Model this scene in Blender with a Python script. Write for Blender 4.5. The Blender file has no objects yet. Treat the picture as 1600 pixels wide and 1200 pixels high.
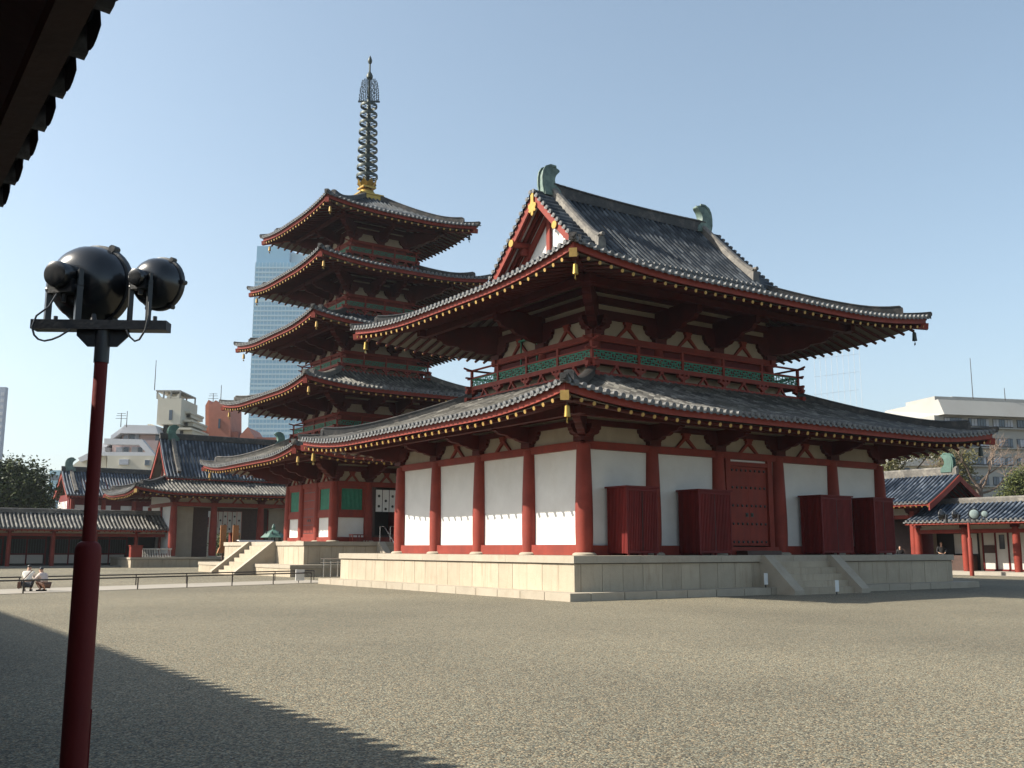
import bpy, math, random
from mathutils import Vector, Matrix
from math import sin, cos, pi, radians, sqrt, atan2, hypot
random.seed(7)
S = bpy.context.scene
COL = S.collection
# ------------------------------------------------------------------ camera
F_PX, PITCH, ROLL, HEAD = 1567.86, 0.16234, 0.00172, 0.96987
CX, CY, CZ = -21.763, -27.341, 1.6
fw = Vector((cos(HEAD)*cos(PITCH), sin(HEAD)*cos(PITCH), sin(PITCH)))
rt = Vector((sin(HEAD), -cos(HEAD), 0)); up = rt.cross(fw)
r2 = rt*cos(ROLL)+up*sin(ROLL); u2 = -rt*sin(ROLL)+up*cos(ROLL)
cd = bpy.data.cameras.new('camera'); cam = bpy.data.objects.new('camera', cd); COL.objects.link(cam)
cd.sensor_width = 36; cd.lens = 36*F_PX/1600; cd.clip_start = 0.05; cd.clip_end = 6000
cam.matrix_world = Matrix(((r2.x, u2.x, -fw.x, CX), (r2.y, u2.y, -fw.y, CY), (r2.z, u2.z, -fw.z, CZ), (0, 0, 0, 1)))
S.camera = cam
# ------------------------------------------------------------------ light
SUN = Vector((-1.13, 0.67, 1.0)).normalized()
w = bpy.data.worlds.new('World'); S.world = w; w.use_nodes = True
nt = w.node_tree; nt.nodes.clear()
sky = nt.nodes.new('ShaderNodeTexSky'); sky.sky_type = 'NISHITA'; sky.sun_disc = False
sky.sun_elevation = math.asin(SUN.z); sky.sun_rotation = atan2(SUN.x, SUN.y)
sky.altitude = 0; sky.air_density = 1.0; sky.dust_density = 1.4; sky.ozone_density = 1.5
bg = nt.nodes.new('ShaderNodeBackground'); bg.inputs[1].default_value = SKY_STRENGTH = 0.092
wo = nt.nodes.new('ShaderNodeOutputWorld'); hs = nt.nodes.new('ShaderNodeHueSaturation'); hs.inputs['Saturation'].default_value = .84; hs.inputs['Hue'].default_value = .488; nt.links.new(sky.outputs[0], hs.inputs['Color']); nt.links.new(hs.outputs[0], bg.inputs[0]); nt.links.new(bg.outputs[0], wo.inputs[0])
sd = bpy.data.lights.new('sun', 'SUN'); sd.energy = 4.8; sd.angle = radians(0.53); sd.color = (1.0, 0.93, 0.80)
so = bpy.data.objects.new('sun', sd); COL.objects.link(so); so.rotation_euler = SUN.to_track_quat('Z', 'Y').to_euler()
S.view_settings.view_transform = 'Standard'; S.view_settings.look = 'None'; S.view_settings.gamma = 1; S.view_settings.exposure = 1.12
S.render.resolution_x = 1024; S.render.resolution_y = 768
S.cycles.max_bounces = 6; S.cycles.diffuse_bounces = 3; S.cycles.glossy_bounces = 3; S.cycles.volume_bounces = 0
# ------------------------------------------------------------------ materials
def N(nt, t, **k):
    n = nt.nodes.new(t)
    for a, b in k.items(): setattr(n, a, b)
    return n
def mat(name, col, rough=0.6, var=0.12, scale=3.0, bump=0.0, bscale=40.0, metal=0.0, spec=0.5, island=0.0, dirt=None, dscale=0.7, dlo=0.45, dhi=0.7, streak=False, fine=0.0):
    m = bpy.data.materials.new(name); m.use_nodes = True; nt = m.node_tree; L = nt.links
    b = nt.nodes['Principled BSDF']; b.inputs['Roughness'].default_value = rough; b.inputs['Metallic'].default_value = metal
    b.inputs['Specular IOR Level'].default_value = spec
    tc = N(nt, 'ShaderNodeTexCoord')
    no = N(nt, 'ShaderNodeTexNoise'); no.inputs['Scale'].default_value = scale; no.inputs['Detail'].default_value = 6; no.inputs['Roughness'].default_value = .6
    L.new(tc.outputs['Object'], no.inputs['Vector'])
    mr = N(nt, 'ShaderNodeMapRange'); mr.inputs[1].default_value = .3; mr.inputs[2].default_value = .7
    mr.inputs[3].default_value = 1-var; mr.inputs[4].default_value = 1+var; L.new(no.outputs[0], mr.inputs[0])
    last = mr.outputs[0]
    if island:
        g = N(nt, 'ShaderNodeNewGeometry'); m2 = N(nt, 'ShaderNodeMapRange'); m2.inputs[3].default_value = 1-island; m2.inputs[4].default_value = 1+island
        L.new(g.outputs['Random Per Island'], m2.inputs[0]); mm = N(nt, 'ShaderNodeMath', operation='MULTIPLY'); L.new(last, mm.inputs[0]); L.new(m2.outputs[0], mm.inputs[1]); last = mm.outputs[0]
    if fine:
        n4 = N(nt, 'ShaderNodeTexNoise'); n4.inputs['Scale'].default_value = 60; n4.inputs['Detail'].default_value = 2; L.new(tc.outputs['Object'], n4.inputs['Vector'])
        m4 = N(nt, 'ShaderNodeMapRange'); m4.inputs[1].default_value = .3; m4.inputs[2].default_value = .7; m4.inputs[3].default_value = 1-fine; m4.inputs[4].default_value = 1+fine; L.new(n4.outputs[0], m4.inputs[0])
        mm = N(nt, 'ShaderNodeMath', operation='MULTIPLY'); L.new(last, mm.inputs[0]); L.new(m4.outputs[0], mm.inputs[1]); last = mm.outputs[0]
    vm = N(nt, 'ShaderNodeVectorMath', operation='SCALE'); vm.inputs[0].default_value = col[:3]; L.new(last, vm.inputs['Scale'])
    out = vm.outputs[0]
    if dirt:
        n3 = N(nt, 'ShaderNodeTexNoise'); n3.inputs['Scale'].default_value = dscale; n3.inputs['Detail'].default_value = 8; n3.inputs['Roughness'].default_value = .7
        mp = N(nt, 'ShaderNodeMapping'); mp.inputs['Scale'].default_value = (4, 4, .5) if streak else (1, 1, 1)
        L.new(tc.outputs['Object'], mp.inputs[0]); L.new(mp.outputs[0], n3.inputs['Vector'])
        m3 = N(nt, 'ShaderNodeMapRange'); m3.inputs[1].default_value = dlo; m3.inputs[2].default_value = dhi; L.new(n3.outputs[0], m3.inputs[0])
        mx = N(nt, 'ShaderNodeMix', data_type='RGBA'); L.new(m3.outputs[0], mx.inputs[0]); L.new(out, mx.inputs[6]); mx.inputs[7].default_value = (*dirt, 1); out = mx.outputs[2]
    L.new(out, b.inputs['Base Color'])
    if bump:
        nb = N(nt, 'ShaderNodeTexNoise'); nb.inputs['Scale'].default_value = bscale; nb.inputs['Detail'].default_value = 3; L.new(tc.outputs['Object'], nb.inputs['Vector'])
        bp = N(nt, 'ShaderNodeBump'); bp.inputs['Strength'].default_value = bump; bp.inputs['Distance'].default_value = .02; L.new(nb.outputs[0], bp.inputs['Height']); L.new(bp.outputs[0], b.inputs['Normal'])
    return m
def tile_mat(name, col, light, moss=None):
    m = bpy.data.materials.new(name); m.use_nodes = True; nt = m.node_tree; L = nt.links
    b = nt.nodes['Principled BSDF']; b.inputs['Specular IOR Level'].default_value = .18
    uv = N(nt, 'ShaderNodeUVMap'); sp = N(nt, 'ShaderNodeSeparateXYZ'); L.new(uv.outputs[0], sp.inputs[0])
    fu = N(nt, 'ShaderNodeMath', operation='FLOOR'); L.new(sp.outputs[0], fu.inputs[0])
    # stagger rows a little so the joints of neighbouring rows do not line up
    wn0 = N(nt, 'ShaderNodeTexWhiteNoise', noise_dimensions='1D'); L.new(fu.outputs[0], wn0.inputs['W'])
    av = N(nt, 'ShaderNodeMath', operation='ADD'); L.new(sp.outputs[1], av.inputs[0]); L.new(wn0.outputs[0], av.inputs[1])
    fv = N(nt, 'ShaderNodeMath', operation='FLOOR'); L.new(av.outputs[0], fv.inputs[0])
    fr = N(nt, 'ShaderNodeMath', operation='FRACT'); L.new(av.outputs[0], fr.inputs[0])
    cb = N(nt, 'ShaderNodeCombineXYZ'); L.new(fu.outputs[0], cb.inputs[0]); L.new(fv.outputs[0], cb.inputs[1])
    wn = N(nt, 'ShaderNodeTexWhiteNoise', noise_dimensions='3D'); L.new(cb.outputs[0], wn.inputs['Vector'])
    pw = N(nt, 'ShaderNodeMath', operation='POWER'); L.new(wn.outputs[0], pw.inputs[0]); pw.inputs[1].default_value = 1.8
    mx = N(nt, 'ShaderNodeMix', data_type='RGBA'); L.new(pw.outputs[0], mx.inputs[0]); mx.inputs[6].default_value = (*col, 1); mx.inputs[7].default_value = (*light, 1)
    tc = N(nt, 'ShaderNodeTexCoord'); no = N(nt, 'ShaderNodeTexNoise'); no.inputs['Scale'].default_value = .9; no.inputs['Detail'].default_value = 8; L.new(tc.outputs['Object'], no.inputs['Vector'])
    m2 = N(nt, 'ShaderNodeMapRange'); m2.inputs[1].default_value = .35; m2.inputs[2].default_value = .7; m2.inputs[3].default_value = .75; m2.inputs[4].default_value = 1.35; L.new(no.outputs[0], m2.inputs[0])
    vm = N(nt, 'ShaderNodeVectorMath', operation='SCALE'); L.new(mx.outputs[2], vm.inputs[0]); L.new(m2.outputs[0], vm.inputs['Scale']); out = vm.outputs[0]
    # darker line along the joint at the end of each tile
    jn = N(nt, 'ShaderNodeMapRange'); jn.inputs[1].default_value = 0; jn.inputs[2].default_value = .09; jn.inputs[3].default_value = .45; jn.inputs[4].default_value = 1; L.new(fr.outputs[0], jn.inputs[0])
    v3 = N(nt, 'ShaderNodeVectorMath', operation='SCALE'); L.new(out, v3.inputs[0]); L.new(jn.outputs[0], v3.inputs['Scale']); out = v3.outputs[0]
    # pan tiles between cover rows: earth, plus valley shade put into the colour
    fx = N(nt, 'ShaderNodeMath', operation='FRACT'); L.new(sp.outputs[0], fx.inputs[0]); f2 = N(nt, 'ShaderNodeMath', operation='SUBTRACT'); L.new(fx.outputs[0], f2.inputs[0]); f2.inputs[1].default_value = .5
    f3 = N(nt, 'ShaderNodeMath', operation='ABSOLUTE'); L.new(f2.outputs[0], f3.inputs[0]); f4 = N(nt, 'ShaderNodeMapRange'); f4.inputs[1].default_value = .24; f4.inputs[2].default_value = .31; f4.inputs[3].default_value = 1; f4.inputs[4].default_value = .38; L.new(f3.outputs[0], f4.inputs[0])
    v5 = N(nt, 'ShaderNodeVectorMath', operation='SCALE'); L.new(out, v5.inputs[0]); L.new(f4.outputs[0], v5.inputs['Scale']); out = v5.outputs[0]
    if moss:
        n3 = N(nt, 'ShaderNodeTexNoise'); n3.inputs['Scale'].default_value = .5; n3.inputs['Detail'].default_value = 9; n3.inputs['Roughness'].default_value = .75; L.new(tc.outputs['Object'], n3.inputs['Vector'])
        m4 = N(nt, 'ShaderNodeMapRange'); m4.inputs[1].default_value = .5; m4.inputs[2].default_value = .66; m4.inputs[4].default_value = .7; L.new(n3.outputs[0], m4.inputs[0])
        mz = N(nt, 'ShaderNodeMix', data_type='RGBA'); L.new(m4.outputs[0], mz.inputs[0]); L.new(out, mz.inputs[6]); mz.inputs[7].default_value = (*moss, 1); out = mz.outputs[2]
    L.new(out, b.inputs['Base Color'])
    rr = N(nt, 'ShaderNodeMapRange'); rr.inputs[3].default_value = .42; rr.inputs[4].default_value = .75; L.new(wn.outputs[0], rr.inputs[0]); L.new(rr.outputs[0], b.inputs['Roughness'])
    bp = N(nt, 'ShaderNodeBump'); bp.inputs['Strength'].default_value = .55; bp.inputs['Distance'].default_value = .03; L.new(fr.outputs[0], bp.inputs['Height'])
    L.new(bp.outputs[0], b.inputs['Normal'])
    return m
M = {}
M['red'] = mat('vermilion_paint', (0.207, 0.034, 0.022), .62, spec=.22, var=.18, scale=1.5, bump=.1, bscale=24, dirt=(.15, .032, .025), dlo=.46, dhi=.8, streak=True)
M['red_eave'] = mat('shaded_red_timber', (0.073, 0.010, 0.008), .62, spec=.22, var=.2, scale=2, bump=.08, bscale=30, dirt=(.035, .011, .010), dlo=.45, dhi=.8)  # vermilion darkened to put the shade under the eaves into the colour
M['red_dark'] = mat('dark_red_paint', (0.115, 0.012, 0.011), .62, spec=.22, var=.15, scale=2, bump=.08, bscale=40)
M['red_slat'] = mat('red_slat_paint', (0.135, 0.013, 0.011), .62, spec=.22, var=.12, scale=2, bump=.05, bscale=40, island=.18)
M['plaster'] = mat('white_plaster', (0.619, 0.611, 0.585), .8, .05, 1.2, .08, 14, dirt=(.50, .48, .44), dscale=.5, dlo=.5, dhi=.95)
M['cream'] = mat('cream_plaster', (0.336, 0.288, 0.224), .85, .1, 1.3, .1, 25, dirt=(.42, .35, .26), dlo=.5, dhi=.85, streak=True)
M['soffit'] = mat('cream_soffit', (0.199, 0.173, 0.142), .8, .08, 2)  # cream toned down, the shade below the roof is part of this colour
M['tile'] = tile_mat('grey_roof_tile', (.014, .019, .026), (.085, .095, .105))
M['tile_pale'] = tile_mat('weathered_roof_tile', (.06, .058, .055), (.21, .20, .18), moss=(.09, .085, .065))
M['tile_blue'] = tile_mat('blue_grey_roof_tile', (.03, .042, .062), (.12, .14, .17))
M['tile_end'] = mat('grey_tile_end', (0.095, 0.095, 0.095), .5, .25, 9, .3, 60, island=.3)
M['tile_endd'] = mat('dark_tile_end', (0.080, 0.080, 0.084), .45, .25, 9, .2, 60, island=.35)
M['ridge'] = mat('ridge_tile_stack', (0.096, 0.087, 0.076), .6, .3, 5, .5, 30, dirt=(.20, .18, .15), dscale=2, dlo=.5, dhi=.65)
M['ridge_dk'] = mat('dark_ridge_tile_stack', (0.018, 0.017, 0.016), .6, .3, 5, .5, 30, dirt=(.07, .058, .05), dscale=2, dlo=.5, dhi=.65)
M['gold'] = mat('gilt_metal', (0.384, 0.250, 0.062), .38, .15, 8, .15, 60, metal=.75)
M['gold_paint'] = mat('gold_paint', (0.384, 0.243, 0.070), .5, .2, 6, .1, 60, metal=.35)
M['bronze'] = mat('verdigris_bronze', (0.068, 0.109, 0.095), .6, .35, 4, .3, 25, dirt=(.17, .24, .20), dscale=2.2, dlo=.42, dhi=.7)
M['bronze_dk'] = mat('dark_bronze', (0.036, 0.048, 0.043), .5, .25, 4, .2, 30, metal=.3)
M['verdigris'] = mat('green_copper', (0.035, 0.088, 0.070), .6, .25, 3, .2, 25, dirt=(.09, .19, .15))
M['green'] = mat('green_lattice_paint', (0.024, 0.200, 0.128), .6, .2, 4, .05, 40)
M['granite'] = mat('granite_slab', (0.363, 0.306, 0.225), .75, .08, 1.6, .15, 60, island=.08, dirt=(.24, .18, .12), dscale=1.1, dlo=.52, dhi=.82, streak=True, fine=.1)
M['granite_top'] = mat('granite_cap', (0.336, 0.291, 0.225), .75, .08, 2, .15, 60, island=.06, dirt=(.26, .21, .15), dscale=1.5, dlo=.52, dhi=.85, fine=.1)
M['joint'] = mat('dark_joint', (.10, .085, .065), .9, .2, 5)
M['pave'] = mat('pale_paving', (0.288, 0.259, 0.216), .8, .08, 1, .1, 60, island=.06)
M['black'] = mat('black_enamel', (.012, .013, .015), .22, .1, 5, spec=.6)
M['blackm'] = mat('black_painted_steel', (.02, .021, .023), .4, .15, 8, .1, 60)
M['rail'] = mat('dark_brown_steel', (.035, .028, .024), .5, .1, 5)
M['dark'] = mat('dark_interior', (.02, .018, .017), .8, .2, 2)
M['steel'] = mat('stainless_steel', (0.527, 0.527, 0.527), .25, .05, 4, metal=.9)
M['white'] = mat('white_paint', (0.680, 0.680, 0.663), .5, .05, 3)
M['offwhite'] = mat('off_white_panel', (0.496, 0.480, 0.440), .6, .06, 2)
M['glass'] = mat('dark_glass', (.03, .04, .05), .12, .1, 1, spec=.8)
M['wood'] = mat('orange_brown_wood', (0.270, 0.112, 0.038), .6, .2, 6, .1, 30)
M['wood_dk'] = mat('dark_wood', (.06, .03, .022), .6, .2, 6, .1, 30)
# gravel
def gravel_mat():
    m = bpy.data.materials.new('gravel'); m.use_nodes = True; nt = m.node_tree; L = nt.links; b = nt.nodes['Principled BSDF']; b.inputs['Roughness'].default_value = .9
    tc = N(nt, 'ShaderNodeTexCoord')
    v = N(nt, 'ShaderNodeTexVoronoi'); v.inputs['Scale'].default_value = 62; L.new(tc.outputs['Object'], v.inputs['Vector'])
    v2 = N(nt, 'ShaderNodeTexVoronoi'); v2.inputs['Scale'].default_value = 24; L.new(tc.outputs['Object'], v2.inputs['Vector'])
    cr = N(nt, 'ShaderNodeValToRGB'); e = cr.color_ramp.elements; e[0].position = 0; e[0].color = (.032, .029, .020, 1); e[1].position = 1; e[1].color = (.32, .282, .188, 1)
    e2 = cr.color_ramp.elements.new(.5); e2.color = (.118, .104, .067, 1)
    sx = N(nt, 'ShaderNodeSeparateColor'); L.new(v.outputs['Color'], sx.inputs[0]); L.new(sx.outputs[0], cr.inputs[0])
    n = N(nt, 'ShaderNodeTexNoise'); n.inputs['Scale'].default_value = .12; n.inputs['Detail'].default_value = 8; L.new(tc.outputs['Object'], n.inputs['Vector'])
    mr = N(nt, 'ShaderNodeMapRange'); mr.inputs[1].default_value = .35; mr.inputs[2].default_value = .65; mr.inputs[3].default_value = .80; mr.inputs[4].default_value = 1.16; L.new(n.outputs[0], mr.inputs[0])
    s2 = N(nt, 'ShaderNodeSeparateColor'); L.new(v2.outputs['Color'], s2.inputs[0])
    m2 = N(nt, 'ShaderNodeMapRange'); m2.inputs[3].default_value = .93; m2.inputs[4].default_value = 1.07; L.new(s2.outputs[1], m2.inputs[0])
    mm = N(nt, 'ShaderNodeMath', operation='MULTIPLY'); L.new(mr.outputs[0], mm.inputs[0]); L.new(m2.outputs[0], mm.inputs[1])
    tn = N(nt, 'ShaderNodeValToRGB'); q = tn.color_ramp.elements; q[0].position = 0; q[0].color = (.82, .95, 1.12, 1); q[1].position = 1; q[1].color = (1.22, .96, .80, 1); q5 = tn.color_ramp.elements.new(.6); q5.color = (1, 1, 1, 1); L.new(sx.outputs[1], tn.inputs[0])
    vt = N(nt, 'ShaderNodeVectorMath', operation='MULTIPLY'); L.new(cr.outputs[0], vt.inputs[0]); L.new(tn.outputs[0], vt.inputs[1])
    vm = N(nt, 'ShaderNodeVectorMath', operation='SCALE'); L.new(vt.outputs[0], vm.inputs[0]); L.new(mm.outputs[0], vm.inputs['Scale']); L.new(vm.outputs[0], b.inputs['Base Color'])
    ad = N(nt, 'ShaderNodeMath', operation='ADD'); L.new(v.outputs['Distance'], ad.inputs[0])
    n5 = N(nt, 'ShaderNodeTexNoise'); n5.inputs['Scale'].default_value = 14; n5.inputs['Detail'].default_value = 4; L.new(tc.outputs['Object'], n5.inputs['Vector'])
    k = N(nt, 'ShaderNodeMath', operation='MULTIPLY'); k.inputs[1].default_value = -.25; L.new(n5.outputs[0], k.inputs[0]); L.new(k.outputs[0], ad.inputs[1])
    bp = N(nt, 'ShaderNodeBump'); bp.invert = True; bp.inputs['Strength'].default_value = .7; bp.inputs['Distance'].default_value = .011; L.new(ad.outputs[0], bp.inputs['Height']); L.new(bp.outputs[0], b.inputs['Normal'])
    return m
M['gravel'] = gravel_mat()
# ------------------------------------------------------------------ mesh helpers
WOFF = {}
class MB:
    def __init__(s): s.v = []; s.f = []; s.m = []; s.uv = []; s.hasuv = False
    def add(s, pts, faces, mi=0):
        k = len(s.v); s.v += [tuple(p) for p in pts]; s.f += [tuple(i+k for i in f) for f in faces]; s.m += [mi]*len(faces); return s
    def box(s, x0, x1, y0, y1, z0, z1, T=None, mi=0):
        p = [(x, y, z) for z in (z0, z1) for y in (y0, y1) for x in (x0, x1)]
        if T: p = [T(*q) for q in p]
        return s.add(p, [(0, 2, 3, 1), (4, 5, 7, 6), (0, 1, 5, 4), (2, 6, 7, 3), (0, 4, 6, 2), (1, 3, 7, 5)], mi)
    def prism(s, poly, o0, o1, T, mi=0):
        "poly in (a,z); extruded from o0 to o1 along the second coordinate of T(a,o,z)"
        n = len(poly); p = [T(a, o0, z) for a, z in poly]+[T(a, o1, z) for a, z in poly]
        return s.add(p, [tuple(range(n)), tuple(range(2*n-1, n-1, -1))]+[(i, (i+1) % n, n+(i+1) % n, n+i) for i in range(n)], mi)
    def cyl(s, p0, p1, r0, r1=None, n=10, mi=0, caps=True, capmi=None):
        r1 = r0 if r1 is None else r1; p0 = Vector(p0); p1 = Vector(p1); d = (p1-p0).normalized()
        a = d.orthogonal().normalized(); b = d.cross(a); k = len(s.v)
        for P, r in ((p0, r0), (p1, r1)):
            for i in range(n):
                t = 2*pi*i/n; s.v.append(tuple(P+a*(r*cos(t))+b*(r*sin(t))))
        for i in range(n): s.f.append((k+i, k+(i+1) % n, k+n+(i+1) % n, k+n+i)); s.m.append(mi)
        if caps:
            s.f.append(tuple(range(k, k+n))[::-1]); s.m.append(mi if capmi is None else capmi); s.f.append(tuple(range(k+n, k+2*n))); s.m.append(mi)
        return s
    def tube(s, pts, r, n=8, mi=0):
        pts = [Vector(p) for p in pts]; R = r if isinstance(r, (list, tuple)) else [r]*len(pts); k = len(s.v); a = None
        for i, P in enumerate(pts):
            d = (pts[min(i+1, len(pts)-1)]-pts[max(i-1, 0)]).normalized()
            if a is None: a = d.orthogonal().normalized()
            a = (a-d*a.dot(d)).normalized(); b = d.cross(a)
            for j in range(n): t = 2*pi*j/n; s.v.append(tuple(P+a*(R[i]*cos(t))+b*(R[i]*sin(t))))
        for i in range(len(pts)-1):
            for j in range(n): s.f.append((k+i*n+j, k+i*n+(j+1) % n, k+(i+1)*n+(j+1) % n, k+(i+1)*n+j)); s.m.append(mi)
        s.f.append(tuple(range(k, k+n))[::-1]); s.m.append(mi); e = k+(len(pts)-1)*n; s.f.append(tuple(range(e, e+n))); s.m.append(mi)
        return s
    def lathe(s, prof, c, n=20, axis=None, mi=0):
        "prof: (radius, height) list; axis: direction"
        ax = Vector(axis or (0, 0, 1)).normalized(); a = ax.orthogonal().normalized(); b = ax.cross(a); c = Vector(c); k = len(s.v)
        for r, h in prof:
            for j in range(n): t = 2*pi*j/n; s.v.append(tuple(c+ax*h+a*(r*cos(t))+b*(r*sin(t))))
        for i in range(len(prof)-1):
            for j in range(n): s.f.append((k+i*n+j, k+i*n+(j+1) % n, k+(i+1)*n+(j+1) % n, k+(i+1)*n+j)); s.m.append(mi)
        if prof[0] == prof[-1]: return s
        s.f.append(tuple(range(k, k+n))[::-1]); s.m.append(mi); e = k+(len(prof)-1)*n; s.f.append(tuple(range(e, e+n))); s.m.append(mi)
        return s
    def beam(s, p0, p1, wd, ht, mi=0, e0=None, e1=None):
        "rectangular beam p0->p1, centre line"
        p0 = Vector(p0); p1 = Vector(p1); d = (p1-p0).normalized(); sd_ = d.cross(Vector((0, 0, 1)))
        if sd_.length < 1e-4: sd_ = Vector((1, 0, 0))
        sd_.normalize(); u_ = sd_.cross(d); q = []
        for P in (p0, p1):
            for a, b in ((-1, -1), (1, -1), (1, 1), (-1, 1)): q.append(P+sd_*(a*wd/2)+u_*(b*ht/2))
        return s.add(q, [(0, 1, 2, 3), (7, 6, 5, 4), (0, 4, 5, 1), (1, 5, 6, 2), (2, 6, 7, 3), (3, 7, 4, 0)], mi)
    def build(s, name, mats, parent=None, smooth=False, label=None):
        me = bpy.data.meshes.new(name)
        off = WOFF.get(parent.name, Vector((0, 0, 0))) if parent else Vector((0, 0, 0))
        me.from_pydata([(v[0]-off.x, v[1]-off.y, v[2]-off.z) for v in s.v], [], s.f)
        if not isinstance(mats, (list, tuple)): mats = [mats]
        for m_ in mats: me.materials.append(m_ if not isinstance(m_, str) else M[m_])
        if len(mats) > 1: me.polygons.foreach_set('material_index', s.m)
        if s.hasuv:
            ul = me.uv_layers.new(name='UVMap'); vals = []
            for f in s.f:
                for i in f: vals += s.uv[i]
            ul.data.foreach_set('uv', vals)
        if smooth:
            me.polygons.foreach_set('use_smooth', [True]*len(s.f))
            me.set_sharp_from_angle(angle=radians(smooth if smooth is not True else 40))
        me.update(); o = bpy.data.objects.new(name, me); COL.objects.link(o)
        if parent: o.parent = parent; WOFF[o.name] = off
        if label: o['label'] = label
        return o
def tag(o, label, cat, group=None, kind=None):
    if label: o['label'] = label
    if cat: o['category'] = cat
    if group: o['group'] = group
    if kind: o['kind'] = kind
    return o
def thing(name, loc, label, cat, group=None):
    o = bpy.data.objects.new(name, None); COL.objects.link(o); o.location = loc; o.empty_display_size = .2; WOFF[o.name] = Vector(loc)
    return tag(o, label, cat, group)
def struct(name, mb, m): o = mb.build(name, m); o['kind'] = 'structure'; return o
def copy_tree(o, parent=None):
    c = o.copy(); COL.objects.link(c)
    if parent: c.parent = parent
    for ch in list(o.children): copy_tree(ch, c)
    return c
def place_copy(o, loc, rz=0, label=None, group=None):
    c = copy_tree(o); c.location = loc; c.rotation_euler = (0, 0, rz)
    if label: c['label'] = label
    if group: c['group'] = group
    return c
def frames(cx, cy, hx, hy):
    "four wall frames T(a,o,z): a along the face from its middle, o outward; E=-X side (sunlit), N=-Y side, W, S"
    return {'E': ((lambda a, o, z: (cx-hx-o, cy+a, z)), hy, (0,)), 'N': ((lambda a, o, z: (cx+a, cy-hy-o, z)), hx, (0,)),
            'W': ((lambda a, o, z: (cx+hx+o, cy+a, z)), hy, (0,)), 'S': ((lambda a, o, z: (cx+a, cy+hy+o, z)), hx, (0,))}
PITCHT = 0.31
CROSS = [(-.155, -.04), (-.088, -.01), (-.076, .055), (-.042, .09), (0, .102), (.042, .09), (.076, .055), (.088, -.01), (.155, -.04)]
def lift_fn(Lm, R): return lambda t: Lm*max(0.0, 1-t/R)**2
def tile_rows(mb, T, rows, prof_z, dmax_of, step=.55, flip=False, ushift=0):
    "rows: list of along-positions; prof_z(a,d) height; dmax_of(a) run"
    for i, a in enumerate(rows):
        D = dmax_of(a)
        if D < .08: continue
        n = max(2, int(math.ceil(D/step))+1); k = len(mb.v); c = len(CROSS)
        for j in range(n):
            d = D*j/(n-1)
            for q, (da, h) in enumerate(CROSS):
                mb.v.append(T(a+da, -d, prof_z(a+da, d)+h)); mb.uv.append((i+ushift+.5+(da/.312), d/.30))
        for j in range(n-1):
            for q in range(c-1): mb.f.append((k+j*c+q, k+j*c+q+1, k+(j+1)*c+q+1, k+(j+1)*c+q)); mb.m.append(0)
    mb.hasuv = True
def tile_ends(mb, T, rows, z_of, r=.095, pan=.075):
    for a in rows:
        z = z_of(a)
        p0 = T(a, .035, z+.03); p1 = T(a, -.06, z+.035)
        mb.cyl(p0, p1, r, r*.98, 12)
        mb.cyl(T(a, .045, z+.03), T(a, .034, z+.03), r*.45, r*.6, 8)
        b = a+PITCHT/2; zb = z_of(b); k = []
        for q, s in ((-.085, .0), (-.04, -.018), (0, -.024), (.04, -.018), (.085, .0)): k.append((q, s))
        top = [T(b+q, .01, zb+.01+s*1.2) for q, s in k]; bot = [T(b+q, .02, zb-pan+s) for q, s in k]
        bk = [T(b+q, -.14, zb+.01+s*1.2) for q, s in k]; m = len(k)
        mb.add(top+bot+bk, [(i, i+1, m+i+1, m+i) for i in range(m-1)]+[(2*m+i, 2*m+i+1, i+1, i) for i in range(m-1)])
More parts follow.
